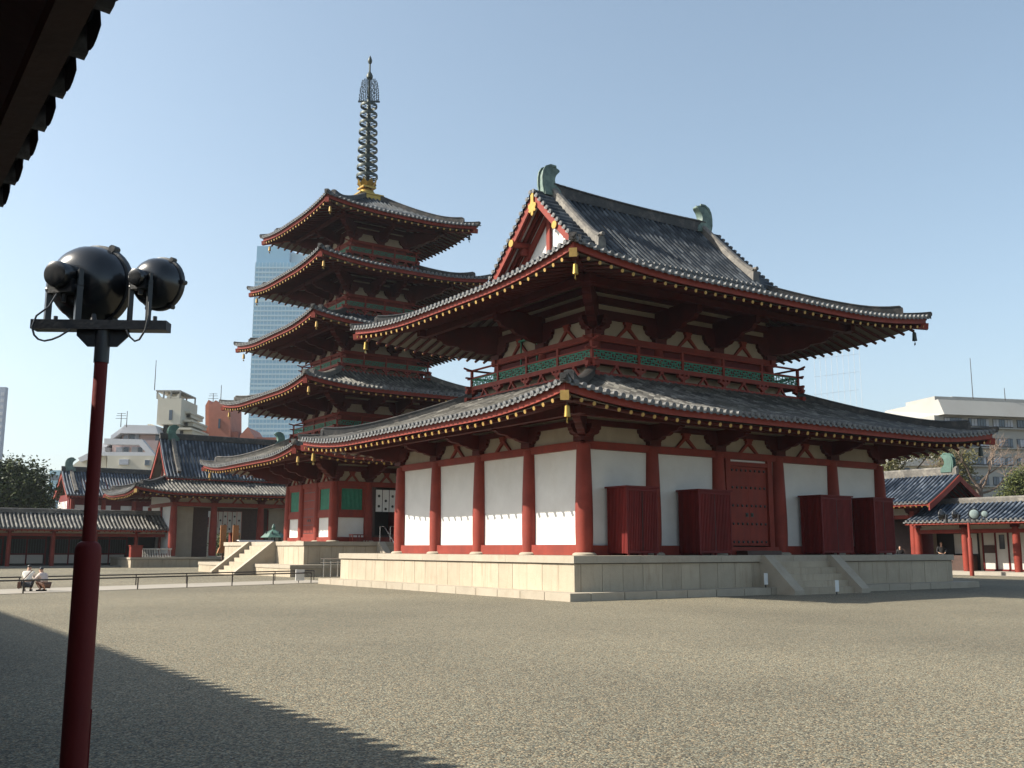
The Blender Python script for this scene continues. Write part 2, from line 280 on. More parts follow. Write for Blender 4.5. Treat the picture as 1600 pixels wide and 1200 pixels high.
class Skirt:
    """hipped skirt roof round centre C: half extents ax,ay of the tile tips, run D inwards, zt tile surface height at mid eave"""
    def __init__(s, C, ax, ay, D, zt, s0, k, Lm, R, ov, sl=.28):
        s.C = C; s.ax = ax; s.ay = ay; s.D = D; s.zt = zt; s.s0 = s0; s.k = k; s.lift = lift_fn(Lm, R); s.ov = ov; s.sl = sl
        s.F = {'E': (lambda a, o, z: (C[0]-ax-o, C[1]+a, z), ay), 'N': (lambda a, o, z: (C[0]+a, C[1]-ay-o, z), ax),
               'W': (lambda a, o, z: (C[0]+ax+o, C[1]+a, z), ay), 'S': (lambda a, o, z: (C[0]+a, C[1]+ay+o, z), ax)}
    def z(s, A, a, d):
        t = max(A-abs(a), 0); return s.zt+s.s0*d+s.k*d*d+s.lift(t)*max(0, 1-d/s.D)**1.5
    def sof(s, A, a, d):
        t = max(A-abs(a), 0); return s.zt-.33+s.sl*(d-.1)+s.lift(t)*max(0, 1-d/s.ov)
    def hipz(s, d): return s.zt+s.s0*d+s.k*d*d+s.lift(d)*max(0, 1-d/s.D)**1.5
    def build(s, root, tm, faces='ENWS', endm='tile_end', rname='roof', gold_tip=True, rafter_pitch=.5, purlin=None, hipm='ridge_dk', fullridge=True, ridge_top=None, hip_start=.8, tiplabel=None, cap='gold_paint', tipmat='gold_paint'):
        mb = MB(); te = MB(); raf = []
        for fn in faces:
            T, A = s.F[fn]; n = int(round(2*A/PITCHT)); p0 = (2*A-(n-1)*PITCHT)/2
            rows = [-A+p0+i*PITCHT for i in range(n)]
            tile_rows(mb, T, rows, lambda a, d: s.z(A, a, d), lambda a: min(s.D, A-abs(a)+.1), ushift=1000*'ENWS'.index(fn))
            if fn in 'EN' or 1: tile_ends(te, T, rows, lambda a: s.z(A, a, 0))
        roof = mb.build(rname, tm, root, smooth=50)
        te.build('eave_tile_ends', endm, roof, smooth=35)
        fb = MB(); sb = MB(); pb = MB()
        for fn in faces:
            T, A = s.F[fn]; m = max(8, int(2*A/.7)); L = A-.13
            for i in range(m):
                a0 = -L+2*L*i/m; a1 = -L+2*L*(i+1)/m; q = []
                for a in (a0, a1):
                    zz = s.z(A, a, .13)-.05
                    for o, z in ((-.13, zz), (-.13, zz-.24), (-.23, zz-.24), (-.23, zz)): q.append(T(a, o, z))
                fb.add(q, [(0, 1, 5, 4), (1, 2, 6, 5), (2, 3, 7, 6), (3, 0, 4, 7)])
            # soffit boards
            nd = 6; k = len(sb.v); cols = m
            for j in range(nd+1):
                for i in range(cols+1):
                    d = .18+(s.ov+.1-.18)*j/nd; LL = A-d; a = -LL+2*LL*i/cols; sb.v.append(T(a, -d, s.sof(A, a, d)))
            for j in range(nd):
                for i in range(cols): sb.f.append((k+j*(cols+1)+i, k+j*(cols+1)+i+1, k+(j+1)*(cols+1)+i+1, k+(j+1)*(cols+1)+i)); sb.m.append(0)
            if purlin:
                dp, ph, pw = purlin; zc = s.sof(A, 0, dp)-.15-ph/2; LL = A-dp+.45
                pb.box(-LL, LL, -dp-pw/2, -dp+pw/2, zc-ph/2 + (.004 if fn in 'NS' else 0), zc+ph/2 + (.004 if fn in 'NS' else 0), T)
            nr = int(round(2*(A-.28)/rafter_pitch))
            for i in range(nr+1):
                a = -(A-.28)+2*(A-.28)*i/nr; t = A-abs(a); de = min(s.ov+.25, t-.12)
                if de < .45: de = .45
                p0_ = T(a, -.15, s.sof(A, a, .15)-.085); p1_ = T(a, -de, s.sof(A, a, de)-.085)
                r = MB(); r.cyl(p0_, p1_, .066, .066, 8)
                d0 = (Vector(p0_)-Vector(p1_)).normalized(); r.cyl(Vector(p0_)+d0*.015, p0_, .068, .068, 12, mi=1)
                dist = (Vector(p0_)-Vector((CX, CY, CZ))).length+(60 if fn in 'WS' else 0)
                raf.append((dist, r))
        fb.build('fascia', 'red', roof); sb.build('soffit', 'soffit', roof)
        if purlin: pb.build('eave_purlin', 'red_eave', roof)
        # hips
        crn = {'EN': (-1, -1), 'ES': (-1, 1), 'WN': (1, -1), 'WS': (1, 1)}
        for cn, (sx, sy) in crn.items():
            if not (cn[0] in faces and cn[1] in faces): continue
            P = lambda d, z, o=0: Vector((s.C[0]+sx*(s.ax-d)+o*sy*.7071, s.C[1]+sy*(s.ay-d)-o*sx*.7071, z))
            hm = MB()
            def strip(d0, d1, hw, h, upend=.0, n=14, base=.03):
                k = len(hm.v)
                for j in range(n+1):
                    d = d0+(d1-d0)*j/n; z = s.hipz(d); tt = max(0, 1-(d-d0)/1.3); e = upend*tt*tt
                    for o, zz in ((-hw, z-base), (-hw, z+h*.8+e), (-hw*1.15, z+h*.8+e), (-hw*1.15, z+h*.88+e), (-hw*.6, z+h+e), (hw*.6, z+h+e), (hw*1.15, z+h*.88+e), (hw*1.15, z+h*.8+e), (hw, z+h*.8+e), (hw, z-base)): hm.v.append(tuple(P(d, zz, o)))
                for j in range(n):
                    for q in range(9): hm.f.append((k+j*10+q, k+j*10+q+1, k+(j+1)*10+q+1, k+(j+1)*10+q)); hm.m.append(0)
                hm.f.append(tuple(range(k, k+10))); hm.m.append(0); hm.f.append(tuple(range(k+n*10, k+n*10+10))[::-1]); hm.m.append(0)
            strip(hip_start, s.D+.15, .15, .36, .14)
            strip(-.02, hip_start+.1, .13, .17, .05, 8)
            z0 = s.hipz(hip_start)
            hm.cyl(P(hip_start-.05, z0+.42), P(hip_start+.1, z0+.40), .07, .07, 10)
            hm.prism([(-.19, z0-.0), (.19, z0-.0), (.15, z0+.36), (0, z0+.44), (-.15, z0+.36)], 0, .09, lambda a, o, z: tuple(P(hip_start-.09+o, z, a)))
            hm.cyl(P(-.06, s.hipz(0)+.12), P(.1, s.hipz(0)+.12), .085, .085, 12)
            hm.build('hip_ridge', hipm, roof, smooth=30)
            # hip rafter
            zt_ = s.sof(s.ax, s.ax, .0)-.17; zi = s.zt-.33+s.sl*s.ov-.17
            zt_ = s.zt+s.lift(0)-.45
            hr = MB(); p0_ = P(.08, zt_); p1_ = P(s.ov+.1, zi); hr.beam(p0_, p1_, .24, .27)
            d0 = (p0_-p1_).normalized()
            if cn == 'EN' and gold_tip: hr.beam(p0_+d0*.03, p0_+d0*.002, .27, .30, mi=1)
            hr.build('hip_rafter', ['red_eave' if cn=='EN' else 'red', tipmat], roof)
        s.raf = raf; s.roof = roof
        return roof
def emit_rafters(root, raf, cap='gold_paint', lim=100, mats=('red_eave', 'gold_paint')):
    raf.sort(key=lambda q: q[0])
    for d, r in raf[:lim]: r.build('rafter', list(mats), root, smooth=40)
    if raf[lim:]:
        a = MB()
        for d, r in raf[lim:]:
            k = len(a.v); a.v += r.v; a.f += [tuple(i+k for i in f) for f in r.f]; a.m += r.m
        o = a.build('rafters', list(mats), root, smooth=40); o['kind'] = 'stuff'
def wind_bell(p, label, sc=1.0, m='gold'):
    p = Vector(p); t = thing('wind_bell', p, label, 'wind bell', 'wind bells under the eave corners')
    b = MB(); b.cyl(p, p-Vector((0, 0, .12*sc)), .012, .012, 6); b.build('hanger', 'bronze_dk', t)
    z = p.z-.10*sc; b = MB(); b.lathe([(.03*sc, 0), (.075*sc, -.04*sc), (.085*sc, -.2*sc), (.10*sc, -.36*sc), (.085*sc, -.34*sc)], (p.x, p.y, z), 12)
    b.build('bell', m, t, smooth=40)
    b = MB(); b.cyl((p.x, p.y, z-.3*sc), (p.x, p.y, z-.46*sc), .01, .01, 5)
    b.box(-.1*sc, .1*sc, -.012, .012, z-.54*sc, z-.45*sc, lambda x, y, zz: (p.x+x*.7+y*.7, p.y+x*.7-y*.7, zz)); b.build('clapper_plate', m, t)
    return t
def column(root, x, y, z0, z1, r0=.31, base=True, m='red'):
    mb = MB(); H = z1-z0; pr_ = [(r0*.93, 0)]
    for q in (.2, .4, .6, .8, 1.0): pr_.append((r0*(1.0-.0*q if q < .41 else 1-.22*((q-.4)/.6)**1.3), H*q))
    mb.lathe(pr_, (x, y, z0), 20); c = mb.build('column', m, root, smooth=50)
    if base:
        b = MB(); b.lathe([(r0*1.35, -.0), (r0*1.33, .05), (r0*1.12, .09), (r0*.9, .1)], (x, y, z0-.001), 20); b.build('column_base', 'granite_top', c, smooth=40)
    return c
CL = [(0, 0), (.20, 0), (.30, .05), (.37, .14), (.38, .24), (.46, .28), (.55, .36), (.60, .48), (.60, .62), (.66, .68), (.68, .8), (.68, 1.0), (0, 1.0)]
def inwall_bracket(mb, T, a, z0, h, w=1.0, o0=-.05, o1=.16, side=0):
    right = [(x*w, y*h) for x, y in CL[:-1]]
    poly = []
    if side >= 0: poly += [(a+x, z0+z) for x, z in right]
    else: poly += [(a+.1*w, z0), (a+.1*w, z0+h)]
    if side <= 0: poly += [(a-x, z0+z) for x, z in reversed(right)]
    else: poly += [(a-.1*w, z0+h), (a-.1*w, z0)]
    mb.prism(poly, o0, o1, T)
def arm(mb, T, a, z0, length, h, th=.2):
    "cloud shaped arm projecting from the wall; polygon in (o,z)"
    P = [(-.1, 0), (.22, .0), (.36, .06), (.42, .16), (.55, .18), (.62, .26), (.66, .36), (.80, .38), (.90, .46), (.93, .58), (1.0, .62), (1.0, 1.0), (-.1, 1.0)]
    mb.prism([(o*length, z0+z*h) for o, z in P], -th/2, th/2, lambda aa, oo, zz: T(a+oo, aa, zz))
def strut(mb, T, a, z0, h, w=.42, o0=-.02, o1=.1):
    t = .1
    for s in (-1, 1):
        mb.prism([(a+s*w, z0), (a+s*(w+t*1.35), z0), (a+s*(t*.95), z0+h*.72), (a+s*.0, z0+h*.72), (a, z0+h*.58)], o0, o1, T)
    mb.box(a-.14, a+.14, o0, o1+.04, z0+h*.66, z0+h*.86, T); mb.box(a-.2, a+.2, o0, o1+.04, z0+h*.86, z0+h, T)
def frieze(root, T, half, cols, z, hp, bands, ov, purl, ztop, struts=True, arms=True, armw=.2, bw=1.0, skipstrut=(), ptop=None):
    """plaster zone with brackets above beam top z. bands=[(h,kind)]"""
    pl = MB(); pl.box(-half, half, -.06, 0, z, ztop, T); pl.build('frieze_plaster', 'cream', root)
    zz = z+hp; bm = MB()
    for h, kind in bands:
        if kind: bm.box(-half-.02, half+.02, -.04, .13, zz, zz+h, T)
        zz += h
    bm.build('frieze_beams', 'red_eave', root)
    for i, a in enumerate(cols):
        sd_ = -1 if i == len(cols)-1 else (1 if i == 0 else 0)
        b = MB(); b.box(a-.27*bw, a+.27*bw, -.2, .24, z-.02, z+.14*bw, T)
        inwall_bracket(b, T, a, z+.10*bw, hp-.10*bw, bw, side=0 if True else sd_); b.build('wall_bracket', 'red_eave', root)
        if arms and 0 < i < len(cols)-1:
            pt = ptop or ztop; b = MB(); ah = min(hp+.45, pt-z-.32); arm(b, T, a, z+.2, purl+.12, ah, armw)
            b.box(a-armw*.35, a+armw*.35, purl*.35, purl+.05, z+.2+ah, pt-.06, T)
            b.box(a-.15, a+.15, purl-.15, purl+.15, z+.2+ah, pt, T)
            b.build('projecting_bracket', 'red_eave', root)
    if struts:
        sm = 0
        for i in range(len(cols)-1):
            if i in skipstrut: continue
            b = MB(); strut(b, T, (cols[i]+cols[i+1])/2, z, hp, w=.40*bw if struts is True else struts); b.build('frog_leg_strut', 'red', root)
def corner_arm(root, x, y, sx, sy, z0, length, h, th=.26):
    T = lambda a, o, z: (x+sx*.7071*o - sy*.7071*a, y+sy*.7071*o + sx*.7071*a, z)
    b = MB(); arm(b, T, 0, z0, length, h, th); arm(b, T, 0, z0+h*.55, length*1.15, h*.5, th*.9); b.build('corner_bracket', 'red_eave', root)
def lattice(mb, T, a0, a1, z0, z1, o=0, w=.34, t=.026):
    n = max(1, int(round((a1-a0)/w))); w = (a1-a0)/n; h = z1-z0
    def H(x0, x1, f): mb.box(x0, x1, o-.015, o+.015, z0+h*f-t/2, z0+h*f+t/2, T)
    def V(x, f0, f1): mb.box(x-t/2, x+t/2, o-.013, o+.013, z0+h*f0, z0+h*f1, T)
    H(a0, a1, .03); H(a0, a1, .97)
    for i in range(n):
        x = a0+i*w
        H(x, x+w*.62, .66); H(x+w*.38, x+w, .34); V(x+w*.12, .03, .66); V(x+w*.62, .34, .97); V(x+w*.38, 0.03, .34); V(x+w*.87, .5, .97); H(x+w*.62, x+w*1.0, .82); H(x+w*.0, x+w*.38, .18); V(x+w*.3, .66, .97); V(x+w*.75, .03, .34); H(x+w*.12, x+w*.5, .5)
def balcony(root, C, hx, hy, zr, sc, nx, ny, faces='ENWS', basez=None, inner=.5):
    bal = MB()
    cx, cy = C
    Fm = {'E': (lambda a, o, z: (cx-hx-o, cy+a, z), hy, ny), 'N': (lambda a, o, z: (cx+a, cy-hy-o, z), hx, nx), 'W': (lambda a, o, z: (cx+hx+o, cy+a, z), hy, ny), 'S': (lambda a, o, z: (cx+a, cy+hy+o, z), hx, nx)}
    Z = lambda q: zr-q*sc
    fl = MB(); fl.box(cx-hx+.05, cx+hx-.05, cy-hy+.05, cy+hy-.05, Z(.90), Z(.84)); fl.build('balcony_floor', 'red_dark', root)
    ib = MB(); ib.box(cx-hx+inner, cx+hx-inner, cy-hy+inner, cy+hy-inner, Z(1.7), Z(.9)-.004); ib.build('balcony_base_wall', 'cream', root)
    r = MB(); gl = MB(); lo = MB()
    for fi, fn in enumerate(faces):
        T, A, n = Fm[fn]; ex = .33*sc; dz = .003*(fn in 'NS')
        # top rail round, with ends kicked up
        r.tube([T(-A-ex*1.3, 0, Z(-.05)+dz), T(-A-ex*.5, 0, Z(.01)+dz), T(-A, 0, Z(.03)+dz), T(A, 0, Z(.03)+dz), T(A+ex*.5, 0, Z(.01)+dz), T(A+ex*1.3, 0, Z(-.05)+dz)], .04*sc+.008, 8)
        r.box(-A-ex, A+ex, -.045*sc, .045*sc, Z(.42)+dz, Z(.35)+dz, T)
        r.box(-A-ex, A+ex, -.06*sc, .06*sc, Z(.88)+dz, Z(.78)+dz, T)
        for i in range(n+1):
            a = -A+2*A*i/n
            r.box(a-.055*sc, a+.055*sc, -.053*sc, .053*sc, Z(.85), Z(.0) if i in (0, n) else Z(.03), T)
        lo.box(-A-ex, A+ex, -.11*sc, .11*sc, Z(1.50)+dz, Z(1.30)+dz, T)
        lo.box(-A-ex*.8, A+ex*.8, -.07*sc, .09*sc, Z(.97)+dz, Z(.885)+dz, T)
        for i in range(n):
            a = -A+2*A*(i+.5)/n; w_ = .22*sc
            for s in (-1, 1): lo.prism([(a+s*w_, Z(1.3)), (a+s*w_*1.45, Z(1.3)), (a+s*.05, Z(1.02)), (a-s*.03, Z(1.02))], -.05*sc, .06*sc, T)
            lo.box(a-.08*sc, a+.08*sc, -.05*sc, .08*sc, Z(1.06), Z(.97), T)
            lattice(gl, T, -A+2*A*i/n+.07*sc, -A+2*A*(i+1)/n-.07*sc, Z(.77), Z(.43), 0, .56*sc, .034*sc)
        for i in range(n+1):
            a = -A+2*A*i/n
            lo.box(a-.07*sc, a+.07*sc, -.06*sc, .08*sc, Z(1.3), Z(1.2), T); lo.prism([(a-.1*sc, Z(1.2)), (a+.1*sc, Z(1.2)), (a+.2*sc, Z(1.13)), (a+.3*sc, Z(1.1)), (a+.3*sc, Z(1.04)), (a-.3*sc, Z(1.04)), (a-.3*sc, Z(1.1)), (a-.2*sc, Z(1.13))], -.06*sc, .09*sc, T)
            for q in (-.24, 0, .24): lo.box(a+(q-.06)*sc, a+(q+.06)*sc, -.06*sc, .12*sc, Z(1.04), Z(.97), T)
    b = r.build('railing', 'red', root, smooth=30); gl.build('lattice_panel', 'green', b); lo.build('balcony_bracket_frame', 'red', root)
def slab_wall(mb, T, half, z0, z1, w=.87, gap=.017, o0=-.25, o1=0.0, jit=.004):
    n = max(1, int(round(2*half/w))); w = 2*half/n
    for i in range(n):
        j = random.uniform(-jit, jit); mb.box(-half+i*w+gap/2, -half+(i+1)*w-gap/2, o0, o1+j, z0, z1, T)
def podium(root, C, hx, hy, z0, zc, z1, faces='ENWS', w=.87, proud=.07, capw=1.9, nm='podium'):
    cx, cy = C; core = MB(); core.box(cx-hx+.02, cx+hx-.02, cy-hy+.02, cy+hy-.02, z0-.01, z1-.012); p = core.build(nm, 'joint', root)
    F = {'E': (lambda a, o, z: (cx-hx-o, cy+a, z), hy), 'N': (lambda a, o, z: (cx+a, cy-hy-o, z), hx), 'W': (lambda a, o, z: (cx+hx+o, cy+a, z), hy), 'S': (lambda a, o, z: (cx+a, cy+hy+o, z), hx)}
    sl = MB(); cp = MB()
    for i, fn in enumerate(faces):
        T, A = F[fn]; ins = 0 if fn in 'EW' else .26
        slab_wall(sl, T, A-ins, z0, zc-.03, w)
        slab_wall(cp, T, (A+proud) if fn in 'EW' else A+proud-.905, zc, z1, capw, .008, -.9, proud, .002)
    sl.build('slab_facing', 'granite', p); cp.build('cap_stones', 'granite_top', p)
    fl = MB(); fl.box(cx-hx+.84, cx+hx-.84, cy-hy+.84, cy+hy-.84, z1-.2, z1-.006); fl.build('podium_floor', 'granite_top', p)
    return p
# ================================================================== MAIN HALL
HC = (8.25, 6.63); HX = [0, 3.17, 6.55, 9.95, 13.33, 16.5]; HY = [0, 3.2, 6.63, 10.06, 13.26]
hall = thing('main_hall', (8.25, 6.63, 0), 'large two storey red temple hall with white walls and a gabled tile roof', 'temple hall')
p = podium(hall, HC, 10.24, 8.62, .245, 1.137, 1.368)
def low_step(root, C, hx, hy, z, name='plinth_step', w=1.35):
    b = MB()
    for T, A, o in (((lambda a, o, z: (C[0]-hx-o, C[1]+a, z)), hy, 0), ((lambda a, o, z: (C[0]+hx+o, C[1]+a, z)), hy, 0)): slab_wall(b, T, A, -.05, z, w, .03, -.8, 0, .003)
    for T in ((lambda a, o, z: (C[0]+a, C[1]-hy-o, z)), (lambda a, o, z: (C[0]+a, C[1]+hy+o, z))): slab_wall(b, T, hx-.805, -.05, z, w, .03, -.8, 0, .003)
    b.build(name, 'granite_top', root)
low_step(hall, HC, 10.24+.745, 8.62+.745, .245)
ZF = 1.368
# stair
def stair(root, T, half, zt, run, n=6, cw=.5, sink=.0, y0=0.0):
    st = MB()
    for i in range(n):
        z1 = zt*(n-i)/n-.0; o1 = run*(i+.7)/n if i < n-1 else run*.94
        st.box(-half+cw+.003, half-cw-.003, y0-.3, y0+o1, -.05, z1-zt/n+.02 if False else zt*(n-1-i)/n+.01*0+.001*(n-i), T)
    s_ = st.build('stair_steps', 'granite', root)
    for s in (-1, 1):
        c = MB(); x0, x1 = sorted((s*half, s*(half-cw)))
        P = lambda o0, o1_: None
        poly = [(y0-.02, -.05), (y0+run, -.05), (y0+run, .16), (y0+.22, zt+.015), (y0-.02, zt+.015)]
        c.prism([(o, z) for o, z in poly], x0, x1, lambda aa, oo, zz: T(oo, aa, zz)); c.build('stair_cheek', 'granite_top', root)
stair(hall, lambda a, o, z: (8.6+a, -1.99-o, z), 2.1, 1.36, 1.55, 6)
Fh = frames(HC[0], HC[1], 8.25, 6.63)
colsE = [y-6.63 for y in HY]; colsN = [x-8.25 for x in HX]
for x in HX:
    for y in (HY[0], HY[-1]): column(hall, x, y, ZF, 5.20)
for y in HY[1:-1]:
    for x in (HX[0], HX[-1]): column(hall, x, y, ZF, 5.20)
for fn in 'ENWS':
    T, A, _ = Fh[fn]; cl = colsE if fn in 'EW' else colsN
    for i in range(len(cl)-1):
        if fn == 'N' and i == 2: continue
        b = MB(); b.box(cl[i]+.0, cl[i+1], -.12, -.02, ZF+.3, 5.06, T); b.build('wall_panel', 'plaster', hall)
    b = MB(); b.box(-A, A, -.13, .13, ZF+.0, ZF+.36, T)
    if fn == 'N': b = MB(); b.box(-A, -1.7, -.13, .13, ZF, ZF+.34, T); b.box(1.7, A, -.13, .13, ZF, ZF+.34, T); b.box(-1.45, 1.45, -.16, .16, ZF+.0, ZF+.3, T)
    b.build('ground_beam', 'red', hall)
    b = MB(); b.box(-A, A, -.14, .12, 5.04, 5.31, T); b.build('head_beam', 'red', hall)
    if fn in 'EN':
        frieze(hall, T, A, cl, 5.31, .56, [(.2, 1), (.12, 0), (.28, 1), (.12, 0), (.25, 1)], 3.5, 1.55, 6.9, skipstrut=(0, len(cl)-2), ptop=6.2)
    else:
        b = MB(); b.box(-A, A, -.06, 0, 5.31, 6.9, T); b.build('frieze_plaster', 'cream', hall)
corner_arm(hall, 0, 0, -1, -1, 5.5, 2.2, .75)
corner_arm(hall, 0, 13.26, -1, 1, 5.5, 2.2, .75); corner_arm(hall, 16.5, 0, 1, -1, 5.5, 2.2, .75)
# door (middle bay of the N face)
T, A, _ = Fh['N']
d = MB(); d.box(-1.38, -1.12, -.12, .14, ZF+.3, 5.04, T); d.box(.98, 1.24, -.12, .14, ZF+.3, 5.04, T)
d.box(-1.12, .98, -.1, .13, 4.78, 4.94, T); frm = d.build('door_frame', 'red', hall)
d = MB(); d.box(-1.7, -1.38, -.1, -.03, ZF+.3, 5.04, T); d.box(1.24, 1.7, -.1, -.03, ZF+.3, 5.04, T); d.box(-1.12, .98, -.1, .02, 4.94, 5.03, T); d.build('door_surround', 'plaster', hall)
for s, (x0, x1) in enumerate(((-1.10, -.072), (-.066, .96))):
    d = MB(); d.box(x0, x1, -.02, .05, 1.72, 4.77, T); dr = d.build('door', 'red', hall)
    for zz in (4.62, 3.95, 3.25, 2.55, 1.86):
        for q in range(4):
            x = x0+.13+(x1-x0-.26)*q/3; c = T(x, .05, zz); st = MB(); st.lathe([(.055, 0), (.05, .025), (.025, .045)], c, 8, (0, -1, 0)); st.build('door_stud', 'blackm', dr)
    h = MB(); xx = x1-.14 if s == 0 else x0+.14; h.box(xx-.07, xx+.07, .05, .07, 2.82, 2.98, T); h.lathe([(.05, 0), (.04, .03)], T(xx, .07, 2.9), 8, (0, -1, 0)); h.build('lock_plate', 'bronze_dk', dr)
d = MB(); d.box(-1.0, .9, .2, .75, ZF+.0, ZF+.16, T); d.build('door_step', 'wood_dk', hall)
# core so no light leaks
b = MB(); b.box(.3, 16.2, .3, 12.96, ZF, 6.8); b.build('interior_core', 'dark', hall)
# lower roof
low = Skirt(HC, 8.25+3.535, 6.63+3.535, 5.7, 6.17, .26, .0157, .47, 5.5, 3.53)
low.build(hall, 'tile_pale', endm='tile_end', rname='lower_roof', purlin=(1.85, .26, .24), hip_start=.85)
# balcony
bhx, bhy = 8.25-2.284, 6.63-2.284
balcony(hall, HC, bhx, bhy, 9.63, 1.0, 5, 4)
# upper storey
UX = HX[1:-1]; UY = HY[1:-1]; uhx, uhy = 5.08, 3.43
Fu = frames(HC[0], HC[1], uhx, uhy)
b = MB(); b.box(HC[0]-uhx+.1, HC[0]+uhx-.1, HC[1]-uhy+.1, HC[1]+uhy-.1, 8.0, 12.9); b.build('upper_wall_core', 'red_dark', hall)
for x in UX:
    for y in (UY[0], UY[-1]): column(hall, x, y, 8.7, 10.0, .26, False)
for x in (UX[0], UX[-1]): column(hall, x, UY[1], 8.7, 10.0, .26, False)
for fn in 'ENWS':
    T, A, _ = Fu[fn]; cl = [y-6.63 for y in UY] if fn in 'EW' else [x-8.25 for x in UX]
    b = MB(); b.box(-A, A, -.06, .04, 8.7, 9.78, T); b.build('upper_wall_panel', 'red_dark', hall)
    b = MB(); b.box(-A-.3, A+.3, -.08, .2, 9.76+.002*(fn in 'NS'), 10.04+.002*(fn in 'NS'), T); b.build('upper_beam', 'red', hall)
    if fn in 'EN': frieze(hall, T, A, cl, 10.05, .68, [(.36, 1), (.24, 0), (.30, 1), (.19, 0), (.27, 1), (.18, 0), (.3, 1)], 5, 2.4, 12.75, armw=.24, bw=1.15, ptop=11.5)
    else:
        b = MB(); b.box(-A, A, -.06, 0, 10.04, 12.75, T); b.build('frieze_plaster', 'cream', hall)
for sx, sy in ((-1, -1), (-1, 1), (1, -1)): corner_arm(hall, HC[0]+sx*uhx, HC[1]+sy*uhy, sx, sy, 10.3, 2.9, 1.25, .34)
# small green hoist frame standing behind the balcony rail
b = MB(); b.box(3.0, 3.05, 6.9, 6.95, 8.75, 10.6); b.box(3.0, 3.05, 8.1, 8.15, 8.75, 10.6); b.box(2.99, 3.06, 6.75, 8.3, 10.55, 10.63); b.box(2.99, 3.06, 6.75, 6.82, 10.4, 10.56); b.build('green_frame', 'green', hall)
# upper roof skirt
upr = Skirt(HC, 8.25+1.834, 6.63+1.834, 4.85, 11.33, .30, .018, .50, 6.0, 5.0)
ur = upr.build(hall, 'tile', endm='tile_end', rname='upper_roof', purlin=(2.6, .3, .28), hip_start=.9)
emit_rafters(hall, low.raf+upr.raf)
# gable roof
gx0, gx1, yr, W = 2.55, 13.95, 6.63, 3.72
gz = lambda w: 17.02-1.06*w+.022*w*w
gr = MB(); GE = []
for sgn in (-1, 1):
    ge = MB(); GE.append(ge)
    Tg = lambda a, o, z, s=sgn: (a, yr+s*(W+o), z)
    n = int(round((gx1-gx0-2.2)/PITCHT)); rows = [gx0+1.1+PITCHT/2+i*PITCHT for i in range(n)]
    tile_rows(gr, Tg, rows, lambda a, d: gz(W-d), lambda a: W, .6, ushift=5000*sgn)
    tile_ends(ge, Tg, rows, lambda a: gz(W))
    # verge rows run across, facing the gable
    for ex, ix, sg in ((gx0, gx0+1.12, -1), (gx1, gx1-1.12, 1)):
        ge = MB(); GE.append(ge); m = 15
        for j in range(m):
            wv = .12+(W-.05)*j/m; zc = gz(wv)
            Tv = lambda a, o, z, s=sgn, wv=wv, ex=ex, sg=sg: (ex+sg*o, yr+s*(wv+a), z)
            tile_rows(gr, Tv, [0], lambda a, d, wv=wv: gz(wv+a)+.0, lambda a: 1.1, 1.1, ushift=j*7)
            tile_ends(ge, Tv, [0], lambda a, wv=wv: gz(wv+a))
g = gr.build('gable_roof', 'tile', hall, smooth=50); [q.build('eave_tile_ends', 'tile_end', g, smooth=35) for q in GE]
un = MB()
for sgn in (-1, 1):
    k = len(un.v); n = 8
    for j in range(n+1):
        w_ = W*j/n
        for x in (gx0+.1, gx1-.1): un.v.append((x, yr+sgn*w_, gz(w_)-.13))
    for j in range(n): un.f.append((k+2*j, k+2*j+1, k+2*j+3, k+2*j+2)); un.m.append(0)
un.build('gable_soffit', 'plaster', g)
# skirting under lower edge of the gable roof
for sgn in (-1, 1): b = MB(); b.box(gx0+.4, gx1-.4, min(yr+sgn*(W-.15), yr+sgn*(W-.35)), max(yr+sgn*(W-.15), yr+sgn*(W-.35)), 12.7, gz(W)-.1); b.build('roof_step_board', 'red', g)
def barge(root, xx, gzf, yr, W, th=.1, hgt=.46, m='red', drop=.10, sg=-1, nm='barge_board', tipdrop=0):
    for s in (-1, 1):
        b = MB(); n = 8; k = 0; pts = []
        for j in range(n+1):
            w_ = (W+.02)*j/n; zt = gzf(w_)-drop; hh = hgt*(1-.12*j/n)*1.35
            pts.append((w_, zt, zt-hh))
        top = [(yr+s*w_, z0) for w_, z0, z1 in pts]; bot = [(yr+s*w_, z1) for w_, z0, z1 in pts]
        for x in (xx, xx+th*-sg): b.v += [(x, y, z) for y, z in top+bot]
        N_ = 2*(n+1)
        for j in range(n):
            b.f += [(j, j+1, n+1+j+1, n+1+j), (N_+j, N_+j+1, N_+n+1+j+1, N_+n+1+j), (j, j+1, N_+j+1, N_+j), (n+1+j, n+2+j, N_+n+2+j, N_+n+1+j)]; b.m += [0]*4
        b.f += [(n, 2*n+1, N_+2*n+1, N_+n), (0, n+1, N_+n+1, N_)]; b.m += [0, 0]
        b.build(nm, m, root)
barge(hall, gx0+.07, gz, yr, W, sg=-1, hgt=.33); barge(hall, gx1-.07, gz, yr, W, sg=1, hgt=.33)
